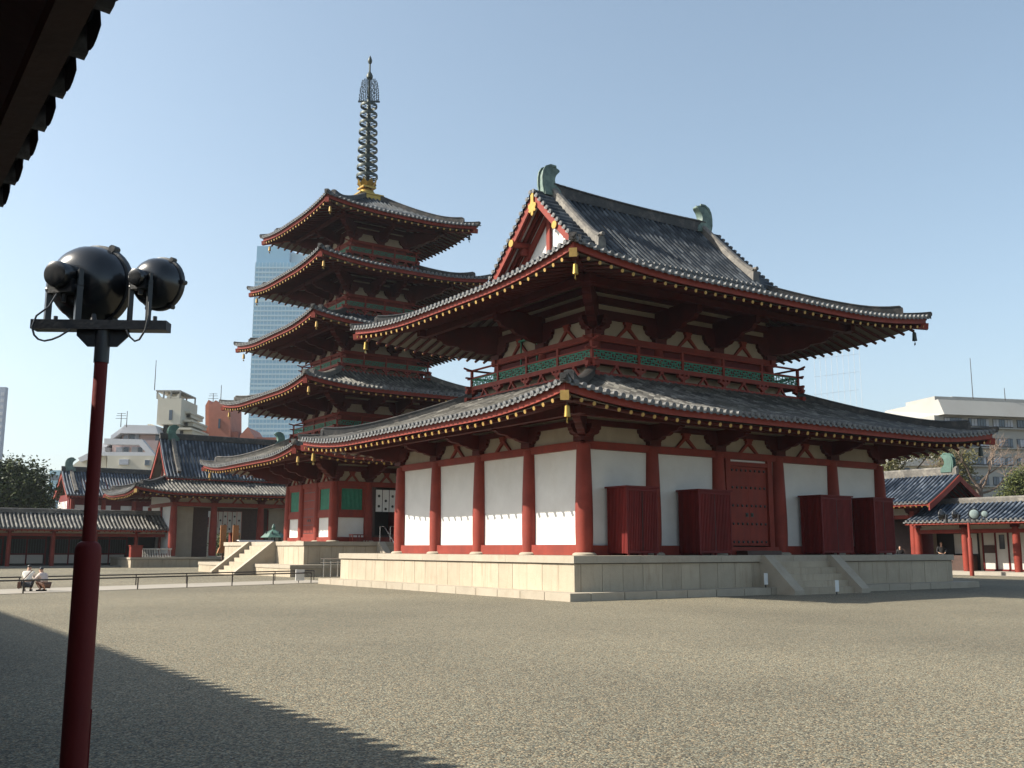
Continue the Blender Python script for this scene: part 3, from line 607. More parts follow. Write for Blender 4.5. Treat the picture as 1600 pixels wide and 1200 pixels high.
# gable pediments
for xw, sg in ((gx0+1.0, -1), (gx1-1.0, 1)):
    b = MB(); b.prism([(yr-W+.35, gz(W-.35)-.15), (yr+W-.35, gz(W-.35)-.15), (yr, gz(0)-.15)], 0, .1, lambda a, o, z: (xw-sg*o, a, z)); b.build('gable_wall', 'plaster', hall)
    b = MB(); Tg = lambda a, o, z, xw=xw, sg=sg: (xw+sg*o, yr+a, z)
    zb = 12.9
    b.box(-.12, .12, 0, .14, zb, 16.2, Tg); b.box(-2.6, 2.6, 0, .16, zb+.2, zb+.5, Tg)
    for s in (-1, 1):
        b.prism([(s*0, 15.95), (s*0, 16.28), (s*2.9, gz(2.9)-.62), (s*2.7, gz(2.7)-1.12)], .004, .13, Tg); b.prism([(s*0, 16.6), (s*0, 16.8), (s*3.5, gz(3.5)-.16), (s*3.4, gz(3.4)-.36)], .004, .13, Tg)
    b.build('gable_truss', 'red', hall)
    if sg < 0:
        for s in (-1, 1):
            for q, xo in enumerate((.28, .60)):
                b = MB(); x = xw-xo
                for j in range(4):
                    w0 = (W-.2)*j/4; w1 = (W-.2)*(j+1)/4; b.beam((x, yr+s*w0, gz(w0)-.22), (x, yr+s*w1, gz(w1)-.22), .13, .14)
                b.build('gable_rafter', 'red', hall)
            z1 = gz(1.62)-.36
            b = MB(); b.cyl((gx0+.02, yr+s*1.6, z1), (xw+.1, yr+s*1.6, z1), .17, .17, 14); b.cyl((gx0-.01, yr+s*1.6, z1), (gx0+.02, yr+s*1.6, z1), .17, .17, 18, mi=1)
            b.prism([(yr+s*1.6-.16, z1-.17), (yr+s*1.6+.16, z1-.17), (yr+s*1.6+.1, z1-.45), (yr+s*1.6-.1, z1-.45)], 0, .45, lambda a, o, z: (xw-o, a, z)); b.build('gable_purlin', ['red', 'gold'], hall, smooth=30)
        b = MB(); zg = gz(0)-.12
        poly = [(a_*.8, z_*.8) for a_, z_ in [(-.14, 0), (.14, 0), (.12, -.45), (.16, -.6), (.34, -.66), (.36, -.8), (.26, -.92), (.33, -1.02), (.22, -1.12), (.12, -1.06), (.1, -1.22), (0, -1.34), (-.1, -1.22), (-.12, -1.06), (-.22, -1.12), (-.33, -1.02), (-.26, -.92), (-.36, -.8), (-.34, -.66), (-.16, -.6), (-.12, -.45)]]
        b.prism([(yr+a, zg+z) for a, z in poly], 0, .05, lambda a, o, z: (gx0+.05-o, a, z)); b.build('gable_pendant', 'gold', hall)
# ridges
rb = MB(); rx0, rx1 = 3.6, 12.9
for i in range(24):
    x0 = rx0+(rx1-rx0)*i/24; x1 = rx0+(rx1-rx0)*(i+1)/24; u = (i+.5)/24*2-1; e = .10*u*u
    rb.box(x0, x1, yr-.2, yr+.2, 16.9, 17.33+e); rb.box(x0, x1, yr-.24, yr+.24, 17.33+e, 17.38+e); rb.cyl((x0, yr, 17.38+e), (x1, yr, 17.38+e), .12, .12, 12)
rb.build('main_ridge', 'ridge_dk', hall, smooth=30)
for x, sg in ((gx0+1.12, -1), (gx1-1.12, 1)):
    for s in (-1, 1):
        b = MB(); n = 12; k = 0
        for j in range(n+1):
            w_ = .15+(W-.55)*j/n; z = gz(w_); e = .14*max(0, (j/n-.75)/.25)**2
            for o, zz in ((-.17, z-.05), (-.15, z+.34+e), (-.19, z+.36+e), (-.1, z+.47+e), (.1, z+.47+e), (.19, z+.36+e), (.15, z+.34+e), (.17, z-.05)): b.v.append((x+o, yr+s*w_, zz))
        for j in range(n):
            for q in range(7): b.f.append((j*8+q, j*8+q+1, (j+1)*8+q+1, (j+1)*8+q)); b.m.append(0)
        b.f.append(tuple(range(8))); b.m.append(0); b.f.append(tuple(range(n*8, n*8+8))); b.m.append(0)
        w_ = W-.4; z = gz(w_); b.prism([(x-.22, z-.02), (x+.22, z-.02), (x+.18, z+.42), (x, z+.55), (x-.18, z+.42)], 0, .1, lambda a, o, zz, s=s, w_=w_: (a, yr+s*(w_-.04+o), zz)); b.cyl((x, yr+s*(w_-.05), z+.6), (x, yr+s*(w_+.15), z+.6), .09, .09, 10)
        b.build('descending_ridge', 'ridge', hall, smooth=25)
def shibi(root, x, y, z, sg, sc=1.0, m='bronze', T=None, nm='ridge_end_ornament'):
    "fin shaped ridge-end tile; sg=+1 curls towards +x"
    out = [(0, -.25), (-.04, .2), (-.05, .6), (.02, .92), (.18, 1.14), (.42, 1.25), (.68, 1.25), (1.0, 1.12), (.86, .99), (.72, .84), (.64, .66), (.63, .48), (.70, .30), (.85, .14), (1.0, .04), (1.0, -.25)]
    for _ in range(2):
        q = [out[0]]
        for (a0, b0), (a1, b1) in zip(out, out[1:]): q += [(a0*.75+a1*.25, b0*.75+b1*.25), (a0*.25+a1*.75, b0*.25+b1*.75)]
        out = q+[out[-1]]
    T = T or (lambda a, o, zz: (x+sg*a*sc, y+o*sc, z+zz*sc))
    b = MB(); n = len(out); ys = (-.24, -.2, .2, .24)
    for yy, f in ((-.26, .92), (-.2, 1), (.2, 1), (.26, .92)):
        for a, zz in out:
            tf = 1-.35*max(0, zz)/1.35
            b.v.append(T(.4+(a-.4)*f, yy*tf, .4+(zz-.4)*f if zz > 0 else zz))
    for j in range(3):
        for i in range(n): b.f.append((j*n+i, j*n+(i+1) % n, (j+1)*n+(i+1) % n, (j+1)*n+i)); b.m.append(0)
    b.f.append(tuple(range(n))); b.f.append(tuple(range(3*n, 4*n))); b.m += [0, 0]
    for s in (-1, 1):   # outer fins
        b.prism([(0, -.25), (-.12, .2), (-.13, .6), (-.07, .92), (.08, 1.17), (.38, 1.31), (.70, 1.30), (.72, 1.2), (.42, 1.2), (.2, 1.08), (.06, .88), (.0, .6), (.02, .2), (.05, -.25)], s*.14, s*.21, T)
    return b.build(nm, m, root, smooth=50)
shibi(hall, 3.1, yr, 17.12, 1, .93); shibi(hall, 13.3, yr, 17.15, -1, .93)
# bells
for nm, sk, sx, sy in (('lower eave at its near corner', low, -1, -1), ('lower eave at its left end', low, -1, 1), ('lower eave at its right end', low, 1, -1), ('upper eave at its near corner', upr, -1, -1), ('upper eave at its left end', upr, -1, 1), ('upper eave at its right end', upr, 1, -1)):
    dd = .5; wind_bell((HC[0]+sx*(sk.ax-dd), HC[1]+sy*(sk.ay-dd), sk.zt+sk.lift(.0)-.56), 'small gilt wind bell hanging under the main hall '+nm, 1.05 if 'right' not in nm else 1.1, 'gold' if 'right' not in nm else 'bronze_dk')
# slatted cabinets on the podium
def cabinet(x0, x1, label, dark=True):
    y0, y1, z0, z1 = -1.2, -.16, ZF, 3.70
    t = thing('slatted_cabinet', ((x0+x1)/2, (y0+y1)/2, z0), label, 'cabinet', 'red slatted cabinets on the main hall podium')
    b = MB(); b.box(x0+.03, x1-.03, y0+.03, y1, z0+.09, z1-.04); b.build('box', 'red_dark', t)
    b = MB(); n = int((x1-x0)/.075)
    for i in range(n+1):
        x = x0+(x1-x0-.05)*i/n; b.box(x, x+.045, y0, y0+.035, z0+.07, z1-.03)
    n = int((y1-y0)/.075)
    for i in range(n+1):
        y = y0+(y1-y0-.05)*i/n; b.box(x0-.002, x0+.033, y, y+.045, z0+.072, z1-.031); b.box(x1-.033, x1+.002, y, y+.045, z0+.072, z1-.031)
    b.build('slats', 'red_slat', t)
    b = MB()
    for xx in (x0-.006, x1-.06):
        b.box(xx, xx+.066, y0-.012, y0+.05, z0+.06, z1-.03)
    b.box(x0+.06, x1-.06, y0-.01, y0+.02, z0+.08, z0+.16); b.box(x0+.06, x1-.06, y0-.01, y0+.02, z1-.14, z1-.03); b.build('corner_frame', 'red_dark', t)
    b = MB(); b.box(x0-.06, x1+.06, y0-.06, y1+.06, z1-.03, z1+.03); b.build('top', 'red_dark', t)
    for xx in (x0+.06, (x0+x1)/2, x1-.12):
        for yy in (y0+.02, y1-.1): b = MB(); b.box(xx, xx+.07, yy, yy+.07, z0, z0+.09); b.build('foot', 'red_dark', t)
    xm = (x0+x1)/2
    b = MB(); b.box(xm-.012, xm+.012, y0-.006, y0+.01, z0+.08, z1-.04); b.build('door_gap', 'dark', t)
cabinet(.9, 2.3, 'red slatted cabinet beside the near corner column of the main hall')
cabinet(4.3, 5.94, 'red slatted cabinet just left of the main hall door')
cabinet(11.05, 12.95, 'red slatted cabinet just right of the main hall door stairs')
cabinet(14.4, 15.72, 'red slatted cabinet at the far right end of the main hall podium')
for x, y, z, lb in ((6.2, -2.5, .245, 'small white signboard standing on the plinth left of the hall stairs'), (8.35, -3.86, 0, 'small white signboard standing in front of the hall stairs')):
    t = thing('signboard', (x, y, z), lb, 'sign'); b = MB(); b.box(x-.02, x+.02, y-.01, y+.02, z, z+.14); b.build('post', 'blackm', t)
    b = MB(); b.box(x-.09, x+.09, y-.03, y-.01, z+.1, z+.5); b.build('board', 'white', t)
b = MB(); b.add([(-3000, -3000, 0), (3000, -3000, 0), (3000, 3000, 0), (-3000, 3000, 0)], [(0, 1, 2, 3)]); struct('ground', b, 'gravel')
# ================================================================== PAGODA
PX, PY = 8.30, 34.5
pag = thing('pagoda', (PX, PY, 0), 'five storey red pagoda with tall ringed bronze spire behind the hall', 'pagoda')
podium(pag, (PX, PY), 6.85, 6.85, .66, 1.74, 1.98, w=.75)
b = MB(); b.box(PX-8.1, PX+8.1, PY-8.1, PY+8.1, -.02, .645); b.build('lower_podium_core', 'joint', pag)
b = MB(); c_ = MB()
for T in (lambda a, o, z: (PX-8.17-o, PY+a, z), lambda a, o, z: (PX+8.17+o, PY+a, z)):
    slab_wall(b, T, 8.17, -.02, .46, .8, .012, -.25, 0); slab_wall(c_, T, 8.2, .465, .66, 1.6, .008, -1.6, .04)
for T in (lambda a, o, z: (PX+a, PY-8.17-o, z), lambda a, o, z: (PX+a, PY+8.17+o, z)):
    slab_wall(b, T, 8.17-.255, -.02, .46, .8, .012, -.25, 0); slab_wall(c_, T, 8.2-1.605, .465, .66, 1.6, .008, -1.6, .04)
b.build('lower_podium_facing', 'granite', pag); c_.build('lower_podium_cap', 'granite_top', pag)
stair(pag, lambda a, o, z: (PX-6.85-o, PY-.3+a, z), 2.3, 1.97, 2.55, 8, .42)
stair(pag, lambda a, o, z: (PX+a, PY-6.85-o, z), 2.2, 1.97, 2.55, 8, .42)
zf = 1.98; W1 = 3.62; cols = [-3.62, -1.25, 1.25, 3.62]
for q in cols:
    for sgn in (-1, 1): column(pag, PX+q, PY+sgn*W1, zf, 5.72, .30)
for q in cols[1:3]:
    for sgn in (-1, 1): column(pag, PX+sgn*W1, PY+q, zf, 5.72, .28)
b = MB(); b.box(PX-3.4, PX+3.4, PY-2.4, PY+3.4, zf, 8.3); b.box(PX-3.4, PX-1.4, PY-3.45, PY-2.39, zf, 8.3); b.box(PX+1.4, PX+3.4, PY-3.45, PY-2.39, zf, 8.3); b.box(PX-1.4, PX+1.4, PY-3.45, PY-2.39, 5.5, 8.3); b.build('interior_core', 'dark', pag)
Fp = frames(PX, PY, W1, W1)
for fn in 'ENWS':
    T, A, _ = Fp[fn]
    b = MB(); b.box(-A, A, -.14, .13, 5.45+.002*(fn in 'NS'), 5.76+.002*(fn in 'NS'), T); b.build('head_beam', 'red', pag)
    b = MB(); b.box(-A, A, -.1, .14, zf, zf+.3, T); b.build('ground_beam', 'red', pag)
    for k in (0, 2):
        a0, a1 = cols[k]+.28, cols[k+1]-.24
        b = MB(); b.box(a0-.1, a1+.1, -.1, .02, zf+.3, 3.5, T); b.build('wall_panel', 'plaster', pag)
        b = MB(); b.box(a0-.1, a1+.1, -.1, .12, 3.5, 3.82, T); b.box(a0-.05, a0+.2, -.1, .09, 3.82, 5.45, T); b.box(a1-.2, a1+.05, -.1, .09, 3.82, 5.45, T)
        b.box(a0+.2, a1-.2, -.1, .09, 3.82, 3.98, T); b.box(a0+.2, a1-.2, -.1, .09, 5.3, 5.45, T); wf = b.build('window_frame', 'red', pag)
        b = MB(); n = 16
        for i in range(n):
            x = a0+.2+(a1-a0-.4)*(i+.5)/n; b.box(x-.03, x+.03, -.02, .04, 3.98, 5.3, T)
        b.box(a0+.2, a1-.2, -.06, -.03, 3.98, 5.3, T); b.build('window_bars', 'green', wf)
    if fn == 'N':
        b = MB(); b.box(-1.05, -.8, -.12, .1, zf+.3, 5.45, T); b.box(.8, 1.05, -.12, .1, zf+.3, 5.45, T); b.box(-1.02, 1.02, -.12, .1, zf+.2, zf+.42, T); b.build('door_frame', 'wood_dk', pag)
        for s in (-1, 1):
            b = MB(); b.box(*sorted((s*.78, s*.74)), -1.0, -.1, zf+.4, 5.4, T); b.build('door', 'red_dark', pag)
    else:
        b = MB(); b.box(-.95, .95, -.1, .06, zf+.3, 5.45, T); d_ = b.build('door', 'red', pag)
        g_ = MB()
        for i in range(6): zz = zf+.3+3.15*(i+.5)/6; g_.box(-.93, .93, .058, .066, zz-.02, zz+.02, T)
        g_.build('door_battens', 'blackm', d_)
        g_ = MB()
        for s in (-.16, .16): g_.lathe([(.1, 0), (.08, .03)], T(s, .06, 3.35), 10, {'E': (-1, 0, 0), 'W': (1, 0, 0), 'S': (0, 1, 0)}[fn])
        g_.build('door_handle', 'blackm', d_)
# tiers: (roof half, corner tip z, mid drop, body half, balcony half or None)
TI = [(8.32, 7.46, .48, 3.62, None, None), (7.45, 11.70, .46, 2.95, 3.53, 10.0), (6.82, 15.82, .45, 2.62, 3.2, 14.08), (6.25, 19.83, .44, 2.3, 2.86, 18.0), (5.68, 23.62, .42, 1.98, 2.52, 21.85)]
praf = []; sks = []
for i, (e, zc, lf, bw, bh, zr) in enumerate(TI):
    zt = zc-lf; ov = e-bw; nxt = TI[i+1] if i < 4 else None
    D = e-(nxt[4] if nxt else .75)
    inner_z = (nxt[5]-1.38*.86) if nxt else 25.75
    rise = inner_z-zt; s0 = .20 if i < 4 else .34; k = (rise-s0*D)/D**2
    sk = Skirt((PX, PY), e, e, D, zt, s0, k, lf, 4.6, ov, .25)
    sk.build(pag, 'tile_pale' if i < 2 else 'tile', rname='roof', purlin=(ov*.52, .22, .2), hip_start=.85, hipm='ridge_dk' if i > 1 else 'ridge', tipmat='red', endm='tile_end')
    praf += sk.raf; sks.append(sk)
    T4 = frames(PX, PY, bw, bw); purl = ov*.48; ptop = sk.sof(e, 0, ov-purl)-.17; ztop = zt-.33+.25*ov+.1
    if i == 0:
        zb = 5.76; cl = cols; hp = .62; bands = [(.32, 1), (.14, 0), (.26, 1), (.13, 0), (.26, 1)]
    else:
        sc = .86; cl = [-bw+.02, -bw/3, bw/3, bw-.02] if i < 4 else [-bw+.02, 0, bw-.02]
        cl = [-bw, -bw/3, bw/3, bw] if i < 4 else [-bw, 0, bw]
        balcony(pag, (PX, PY), bh, bh, zr, .86, 4 if i < 4 else 3, 4 if i < 4 else 3)
        b = MB(); b.box(PX-bw+.08, PX+bw-.08, PY-bw+.08, PY+bw-.08, zr-1.4, ztop+.2); b.build('storey_core', 'red_dark', pag)
        zb = zr+.26; hp = .55; bands = [(.3, 1), (.14, 0), (.24, 1), (.12, 0), (.22, 1), (.1, 0), (.2, 1)]
        for fn in 'ENWS':
            T, A, _ = T4[fn]; bb = MB(); bb.box(-A-.2, A+.2, -.08, .14, zr+.03+.002*(fn in 'NS'), zb+.002*(fn in 'NS'), T); bb.box(-A, A, -.08, .03, zr-.8, zr+.03, T); bb.build('storey_beam', 'red', pag)
    for fn in 'ENWS':
        T, A, _ = T4[fn]
        if fn in 'EN': frieze(pag, T, A, cl, zb, hp, bands, ov, purl, ztop, struts=(True if i == 0 else False), armw=.2, bw=.85, ptop=ptop)
        else: bb = MB(); bb.box(-A, A, -.06, 0, zb, ztop, T); bb.build('frieze_plaster', 'cream', pag)
    for sx, sy in ((-1, -1), (-1, 1), (1, -1)): corner_arm(pag, PX+sx*bw, PY+sy*bw, sx, sy, zb+.15, ov*.62, min(1.1, ptop-zb-.1), .3)
    sizes = ('lowest', 'second', 'third', 'fourth', 'top')[i]
    for sx, sy, nm in ((-1, -1, 'near'), (-1, 1, 'left'), (1, -1, 'right')):
        if i == 0 and nm == 'right' or (i in (1, 2, 3) and nm == 'right'): continue
        dd = .5; wind_bell((PX+sx*(e-dd), PY+sy*(e-dd), zt+lf-.6), 'small wind bell under the %s corner of the pagoda\'s %s roof' % (nm, sizes), .95, 'gold_paint' if nm != 'right' else 'bronze_dk')
emit_rafters(pag, praf)
# spire
PX -= .13; PY += .1
z0 = 25.55
b = MB(); b.box(PX-.86, PX+.86, PY-.86, PY+.86, z0-.2, z0+.52); b.box(PX-.92, PX+.92, PY-.92, PY+.92, z0+.52, z0+.62); b.lathe([(.62, .62), (.6, .85), (.5, 1.02), (.34, 1.12), (.3, 1.2)], (PX, PY, z0), 20)
b.box(PX-.5, PX+.5, PY-.5, PY+.5, z0+1.16, z0+1.28)
for k in range(8):
    a = k*pi/4; ca, sa = cos(a), sin(a); T = lambda q, o, z, ca=ca, sa=sa: (PX+ca*o-sa*q, PY+sa*o+ca*q, z)
    b.v += [T(-.22, .42, z0+1.24), T(.22, .42, z0+1.24), T(.3, .62, z0+1.5), T(.16, .62, z0+1.6), T(0, .74, z0+1.82), T(-.16, .62, z0+1.6), T(-.3, .62, z0+1.5)]; m = len(b.v)-7; b.f.append(tuple(range(m, m+7))); b.m.append(0)
    b.v += [T(-.2, .38, z0+1.24), T(.2, .38, z0+1.24), T(.26, .58, z0+1.5), T(.14, .58, z0+1.6), T(0, .70, z0+1.82), T(-.14, .58, z0+1.6), T(-.26, .58, z0+1.5)]; m = len(b.v)-7; b.f.append(tuple(range(m, m+7))); b.m.append(0)
b.build('spire_base', 'gold', pag, smooth=30)
sp = MB(); sp.lathe([(.2, 26.7), (.18, 29), (.15, 33.3), (.11, 33.5), (.08, 35.2), (.05, 36.8)], (PX, PY, 0), 14)
spire = sp.build('spire_shaft', 'bronze_dk', pag, smooth=40)
for k in range(9):
    zc = 27.65+k*.665; R = .76-.02*k; h = .22-.004*k
    b = MB(); b.lathe([(R, -h/2), (R+.02, 0), (R, h/2), (R-.06, h/2), (R-.07, 0), (R-.06, -h/2), (R, -h/2)], (PX, PY, zc), 28)
    for j in range(8):
        a = 2*pi*j/8; b.beam((PX+.2*cos(a), PY+.2*sin(a), zc), (PX+(R-.05)*cos(a), PY+(R-.05)*sin(a), zc), .04, .05)
    b.build('spire_ring', 'bronze_dk', spire, smooth=40)
for k in range(4):
    a = radians(45+90*k+12); b = MB(); T = lambda q, o, z, a=a: (PX+cos(a)*o-sin(a)*q, PY+sin(a)*o+cos(a)*q, z)
    random.seed(3+k)
    b.box(-.012, .012, .1, .78, 33.25, 33.40, T)
    for j in range(26):
        zz = 33.36+j*.066; L = (.76-.0*j)*(1-.30*(j/26)**2)-(.12 if j > 23 else 0); n = 5
        for q in range(n):
            o = .10+(L-.12)*q/n+random.uniform(-.02, .02); s = (L-.12)/n*random.uniform(.75, 1.15); z_ = zz+random.uniform(-.02, .02); e = random.uniform(-.02, .02)
            for w_ in (-.012, .012): b.add([T(w_, o, z_), T(w_+e, o+s*.5, z_-.005), T(w_+e, o+s*1.05, z_+.10), T(w_, o+s*.7, z_+.06), T(w_, o+s*.45, z_+.12), T(w_, o+s*.3, z_+.05)], [(0, 1, 2, 3, 4, 5)])
    b.build('flame_plate', 'bronze_dk', spire)
b = MB(); b.lathe([(.09, 35.0), (.22, 35.12), (.24, 35.3), (.16, 35.48), (.07, 35.62)], (PX, PY, 0), 16); b.lathe([(.06, 36.2), (.14, 36.32), (.16, 36.48), (.11, 36.66), (.02, 36.86)], (PX, PY, 0), 16); b.build('jewel', 'bronze_dk', spire, smooth=40)
PX += .13; PY -= .1
# curtain, handrails and a low red stand by the north door
t = thing('door_curtain', (PX, PY-W1, 3.9), 'white crested curtain of three strips hanging in the dark pagoda doorway', 'curtain')
for i in range(3):
    b = MB(); x0 = PX-.72+i*.49; b.box(x0, x0+.44, PY-W1-.03, PY-W1-.015, 3.9, 5.3); s_ = b.build('curtain_strip', 'white', t)
    for zz in ((4.9, 4.25) if i != 1 else (4.6, 4.08)):
        c = MB(); c.lathe([(.09, 0), (.09, .006)], (x0+.22, PY-W1-.03, zz), 12, (0, -1, 0)); c.build('crest', 'blackm', s_)
for sx, lb in ((-.35, 'steel stair handrail left of the pagoda doorway'), (.35, 'steel stair handrail right of the pagoda doorway')):
    x = PX-1.4+sx; t = thing('stair_handrail', (x, PY-7, 0), lb, 'handrail', 'handrails on the pagoda stairs')
    b = MB(); b.tube([(x, PY-6.3, 2.9), (x, PY-6.9, 2.9), (x, PY-9.45, 1.0)], .028, 8); b.build('rail', 'steel', t, smooth=40)
    for yy, za, zb_ in ((PY-6.35, 1.98, 2.9), (PY-9.35, .1, 1.05)): b = MB(); b.cyl((x, yy, za), (x, yy, zb_), .024, None, 8); b.build('post', 'steel', t, smooth=40)
t = thing('offering_stand', (PX-2.3, PY-4.6, 1.98), 'small low red offering stand on the pagoda podium', 'stand')
b = MB(); b.box(PX-2.9, PX-1.7, PY-4.85, PY-4.4, 2.38, 2.44); b.build('top', 'red', t)
for xx in (-2.85, -2.33, -1.8):
    for yy in (-4.82, -4.45): b = MB(); b.box(PX+xx, PX+xx+.05, PY+yy, PY+yy+.05, 1.98, 2.38); b.build('leg', 'red', t)
b = MB(); b.box(PX-2.85, PX-1.75, PY-4.84, PY-4.82, 2.2, 2.26); b.build('cross_bar', 'red', t)
# ================================================================== GATE, CORRIDORS
def two_slope(root, x0, x1, yc, W, zr, ze, tm, endm='tile_endd', axis='x', rname='roof', ridgem='ridge_dk', ends=(True, True), ridge_h=.3, sides=(-1, 1), sag=.25, rafters=True, gable=False, rin=.02, rmat='red'):
    "gabled roof; ridge along axis from x0 to x1"
    def MT(s): return (lambda a, o, z: (a, yc+s*(W+o), z)) if axis == 'x' else (lambda a, o, z: (yc+s*(W+o), a, z))
    g = lambda w: zr-(zr-ze)*((1+sag)*w/W-sag*(w/W)**2)
    mb = MB(); un = MB(); TE = []; FA = []; ra = MB()
    for s in sides:
        te = MB(); fa = MB(); TE.append(te); FA.append(fa)
        T = MT(s); n = int(round((x1-x0)/PITCHT)); p = (x1-x0)/n; rows = [x0+(i+.5)*p for i in range(n)]
        tile_rows(mb, T, rows, lambda a, d: g(W-d), lambda a: W, .9, ushift=3000*s); tile_ends(te, T, rows, lambda a: g(W))
        un.add([T(x0+.02, -W, zr-.2), T(x1-.02, -W, zr-.2), T(x1-.02, -.1, ze-.16), T(x0+.02, -.1, ze-.16)], [(0, 1, 2, 3)])
        fa.box(x0, x1, -.14, -.06, ze-.2, ze-.03, T)
        if rafters:
            n = int((x1-x0)/.42)
            for i in range(n+1):
                a = x0+.1+(x1-x0-.2)*i/n; sl = (zr-ze)/W
                ra.cyl(T(a, -rin, ze-.27+rin*(zr-ze)/W), T(a, -W*.97, zr-.32), .06, .06, 8, capmi=1)
    r = mb.build(rname, tm, root, smooth=50); [q.build('eave_tile_ends', endm, r, smooth=35) for q in TE]; un.build('soffit', 'soffit' if rmat == 'red' else 'wood_dk', r); [q.build('fascia', rmat, r) for q in FA]
    if rafters: ra.build('rafters', [rmat, 'gold_paint' if gable else rmat], r, smooth=40)
    rd = MB()
    A = (lambda x, y, z: (x, yc+y, z)) if axis == 'x' else (lambda x, y, z: (yc+y, x, z))
    rd.box(x0+.05, x1-.05, -.17, .17, zr-.05, zr+ridge_h*.75, A); rd.cyl(A(x0+.03, 0, zr+ridge_h*.75), A(x1-.03, 0, zr+ridge_h*.75), .11, .11, 10); rd.build('ridge', ridgem, r, smooth=30)
    return r, g
# ---- middle gate (south, behind the pagoda)
GX, GY = 8.65, 63.3
gate = thing('middle_gate', (GX, GY, 0), 'red gatehouse with a gabled dark tile roof left of the pagoda', 'gate')
podium(gate, (GX, GY), 9.25, 5.35, 0, .66, .82, w=1.1)
GC = [-5.55, -2.1, 2.1, 5.55]; zf = .82; gy0 = GY-3.6
for q in GC:
    for s in (-1, 1): column(gate, GX+q, GY+s*3.6, zf, 5.2, .33, True)
Tn = lambda a, o, z: (GX+a, gy0-o, z)
for s, nm in ((-1, 'N'), (1, 'S')):
    T = (lambda a, o, z: (GX+a, GY-3.6-o, z)) if s < 0 else (lambda a, o, z: (GX+a, GY+3.6+o, z))
    b = MB(); b.box(-5.6, 5.6, -.15, .14, 5.12, 5.45, T); b.build('head_beam', 'red', gate)
    if s < 0: frieze(gate, T, 5.55, GC, 5.45, .72, [(.25, 1), (.1, 0), (.25, 1)], 3.7, 1.3, 6.75, ptop=6.25, bw=1.05)
    else: b = MB(); b.box(-5.5, 5.5, -.05, 0, 5.45, 6.6, T); b.build('frieze_plaster', 'cream', gate)
b = MB(); T = lambda a, o, z: (GX-5.55-o, GY+a, z); b.box(-3.6, 3.6, -.08, 0, zf+.3, 6.7, T); b.build('side_wall', 'plaster', gate)
b = MB(); b.box(-3.6, 3.6, -.14, .12, 5.12, 5.44, T); b.box(-3.6, 3.6, -.12, .1, zf, zf+.3, T); b.box(-.2, .2, -.12, .14, zf, 5.2, T); b.build('side_beams', 'red', gate)
b = MB(); b.box(GX+5.5, GX+5.56, GY-3.6, GY+3.6, zf, 6.7); b.build('side_wall', 'plaster', gate)
for a0, a1, nm in ((-5.3, -3.55, 'a'), (3.3, 5.3, 'b')):
    b = MB(); b.box(a0, a1, -1.2, -1.1, zf, 5.1, Tn); b.build('inner_wall', 'cream', gate)  # darker plaster carries the shade inside the gate in its colour
b = MB(); b.box(-3.55, -2.1, -1.6, -1.5, zf, 5.1, Tn); b.box(.95, 2.1, -1.6, -1.5, zf, 5.1, Tn); b.box(2.1, 3.3, -1.6, -1.5, zf, 5.1, Tn); b.box(-2.1, .95, -1.6, -1.5, 4.8, 5.1, Tn); b.build('dark_doors', 'wood_dk', gate)
b = MB(); b.box(-5.5, 5.5, -7.1, -.2, 5.3, 5.4, Tn); b.build('gate_ceiling', 'wood_dk', gate)
gs = Skirt((GX, GY), 9.35, 5.65, 3.1, 6.2, .34, .01, .45, 4.2, 2.05, .25)
gs.build(gate, 'tile_pale', endm='tile_end', rname='lower_roof', purlin=(1.2, .22, .2), hip_start=.7, hipm='ridge_dk', tipmat='gold_paint')
emit_rafters(gate, gs.raf)
gr_, gg = two_slope(gate, GX-6.15, GX+6.15, GY, 2.95, 11.2, 7.6, 'tile_blue', 'tile_endd', rname='gable_roof', ridge_h=.5, sag=.25, rafters=False)
barge(gate, GX-6.1, gg, GY, 2.95, hgt=.34, sg=-1); barge(gate, GX+6.1, gg, GY, 2.95, hgt=.34, sg=1)
b = MB(); b.prism([(GY-2.6, 7.3), (GY+2.6, 7.3), (GY, 10.9)], 0, .1, lambda a, o, z: (GX-5.2-o, a, z)); b.build('gable_wall', 'cream', gate)
b = MB(); b.box(-.12, .12, 0, .12, 7.2, 10.6, lambda a, o, z: (GX-5.3-o, GY+a, z)); b.box(-1.3, -1.1, 0, .12, 7.2, 9, lambda a, o, z: (GX-5.3-o, GY+a, z)); b.box(1.1, 1.3, 0, .12, 7.2, 9, lambda a, o, z: (GX-5.3-o, GY+a, z)); b.build('gable_truss', 'red', gate)
b = MB(); b.prism([(GY-2.5, 7.3), (GY+2.5, 7.3), (GY, 10.9)], 0, .1, lambda a, o, z: (GX+5.2+o, a, z)); b.build('gable_wall', 'cream', gate)
for xx in (GX-5.0, GX+5.0):
    for s in (-1, 1):
        b = MB()
        for j in range(8):
            w0 = .2+2.5*j/8; w1 = .2+2.5*(j+1)/8; b.beam((xx, GY+s*w0, gg(w0)+.2), (xx, GY+s*w1, gg(w1)+.2), .3, .34)
        b.build('descending_ridge', 'ridge_dk' if xx > GX else 'ridge', gate)
shibi(gate, GX-5.35, GY, 11.25, 1, .92, 'verdigris'); shibi(gate, GX+5.35, GY, 11.25, -1, .92, 'verdigris')
t = thing('gate_curtain', (GX-.6, gy0+1.4, 2.9), 'white crested curtain hanging in the central opening of the middle gate', 'curtain')
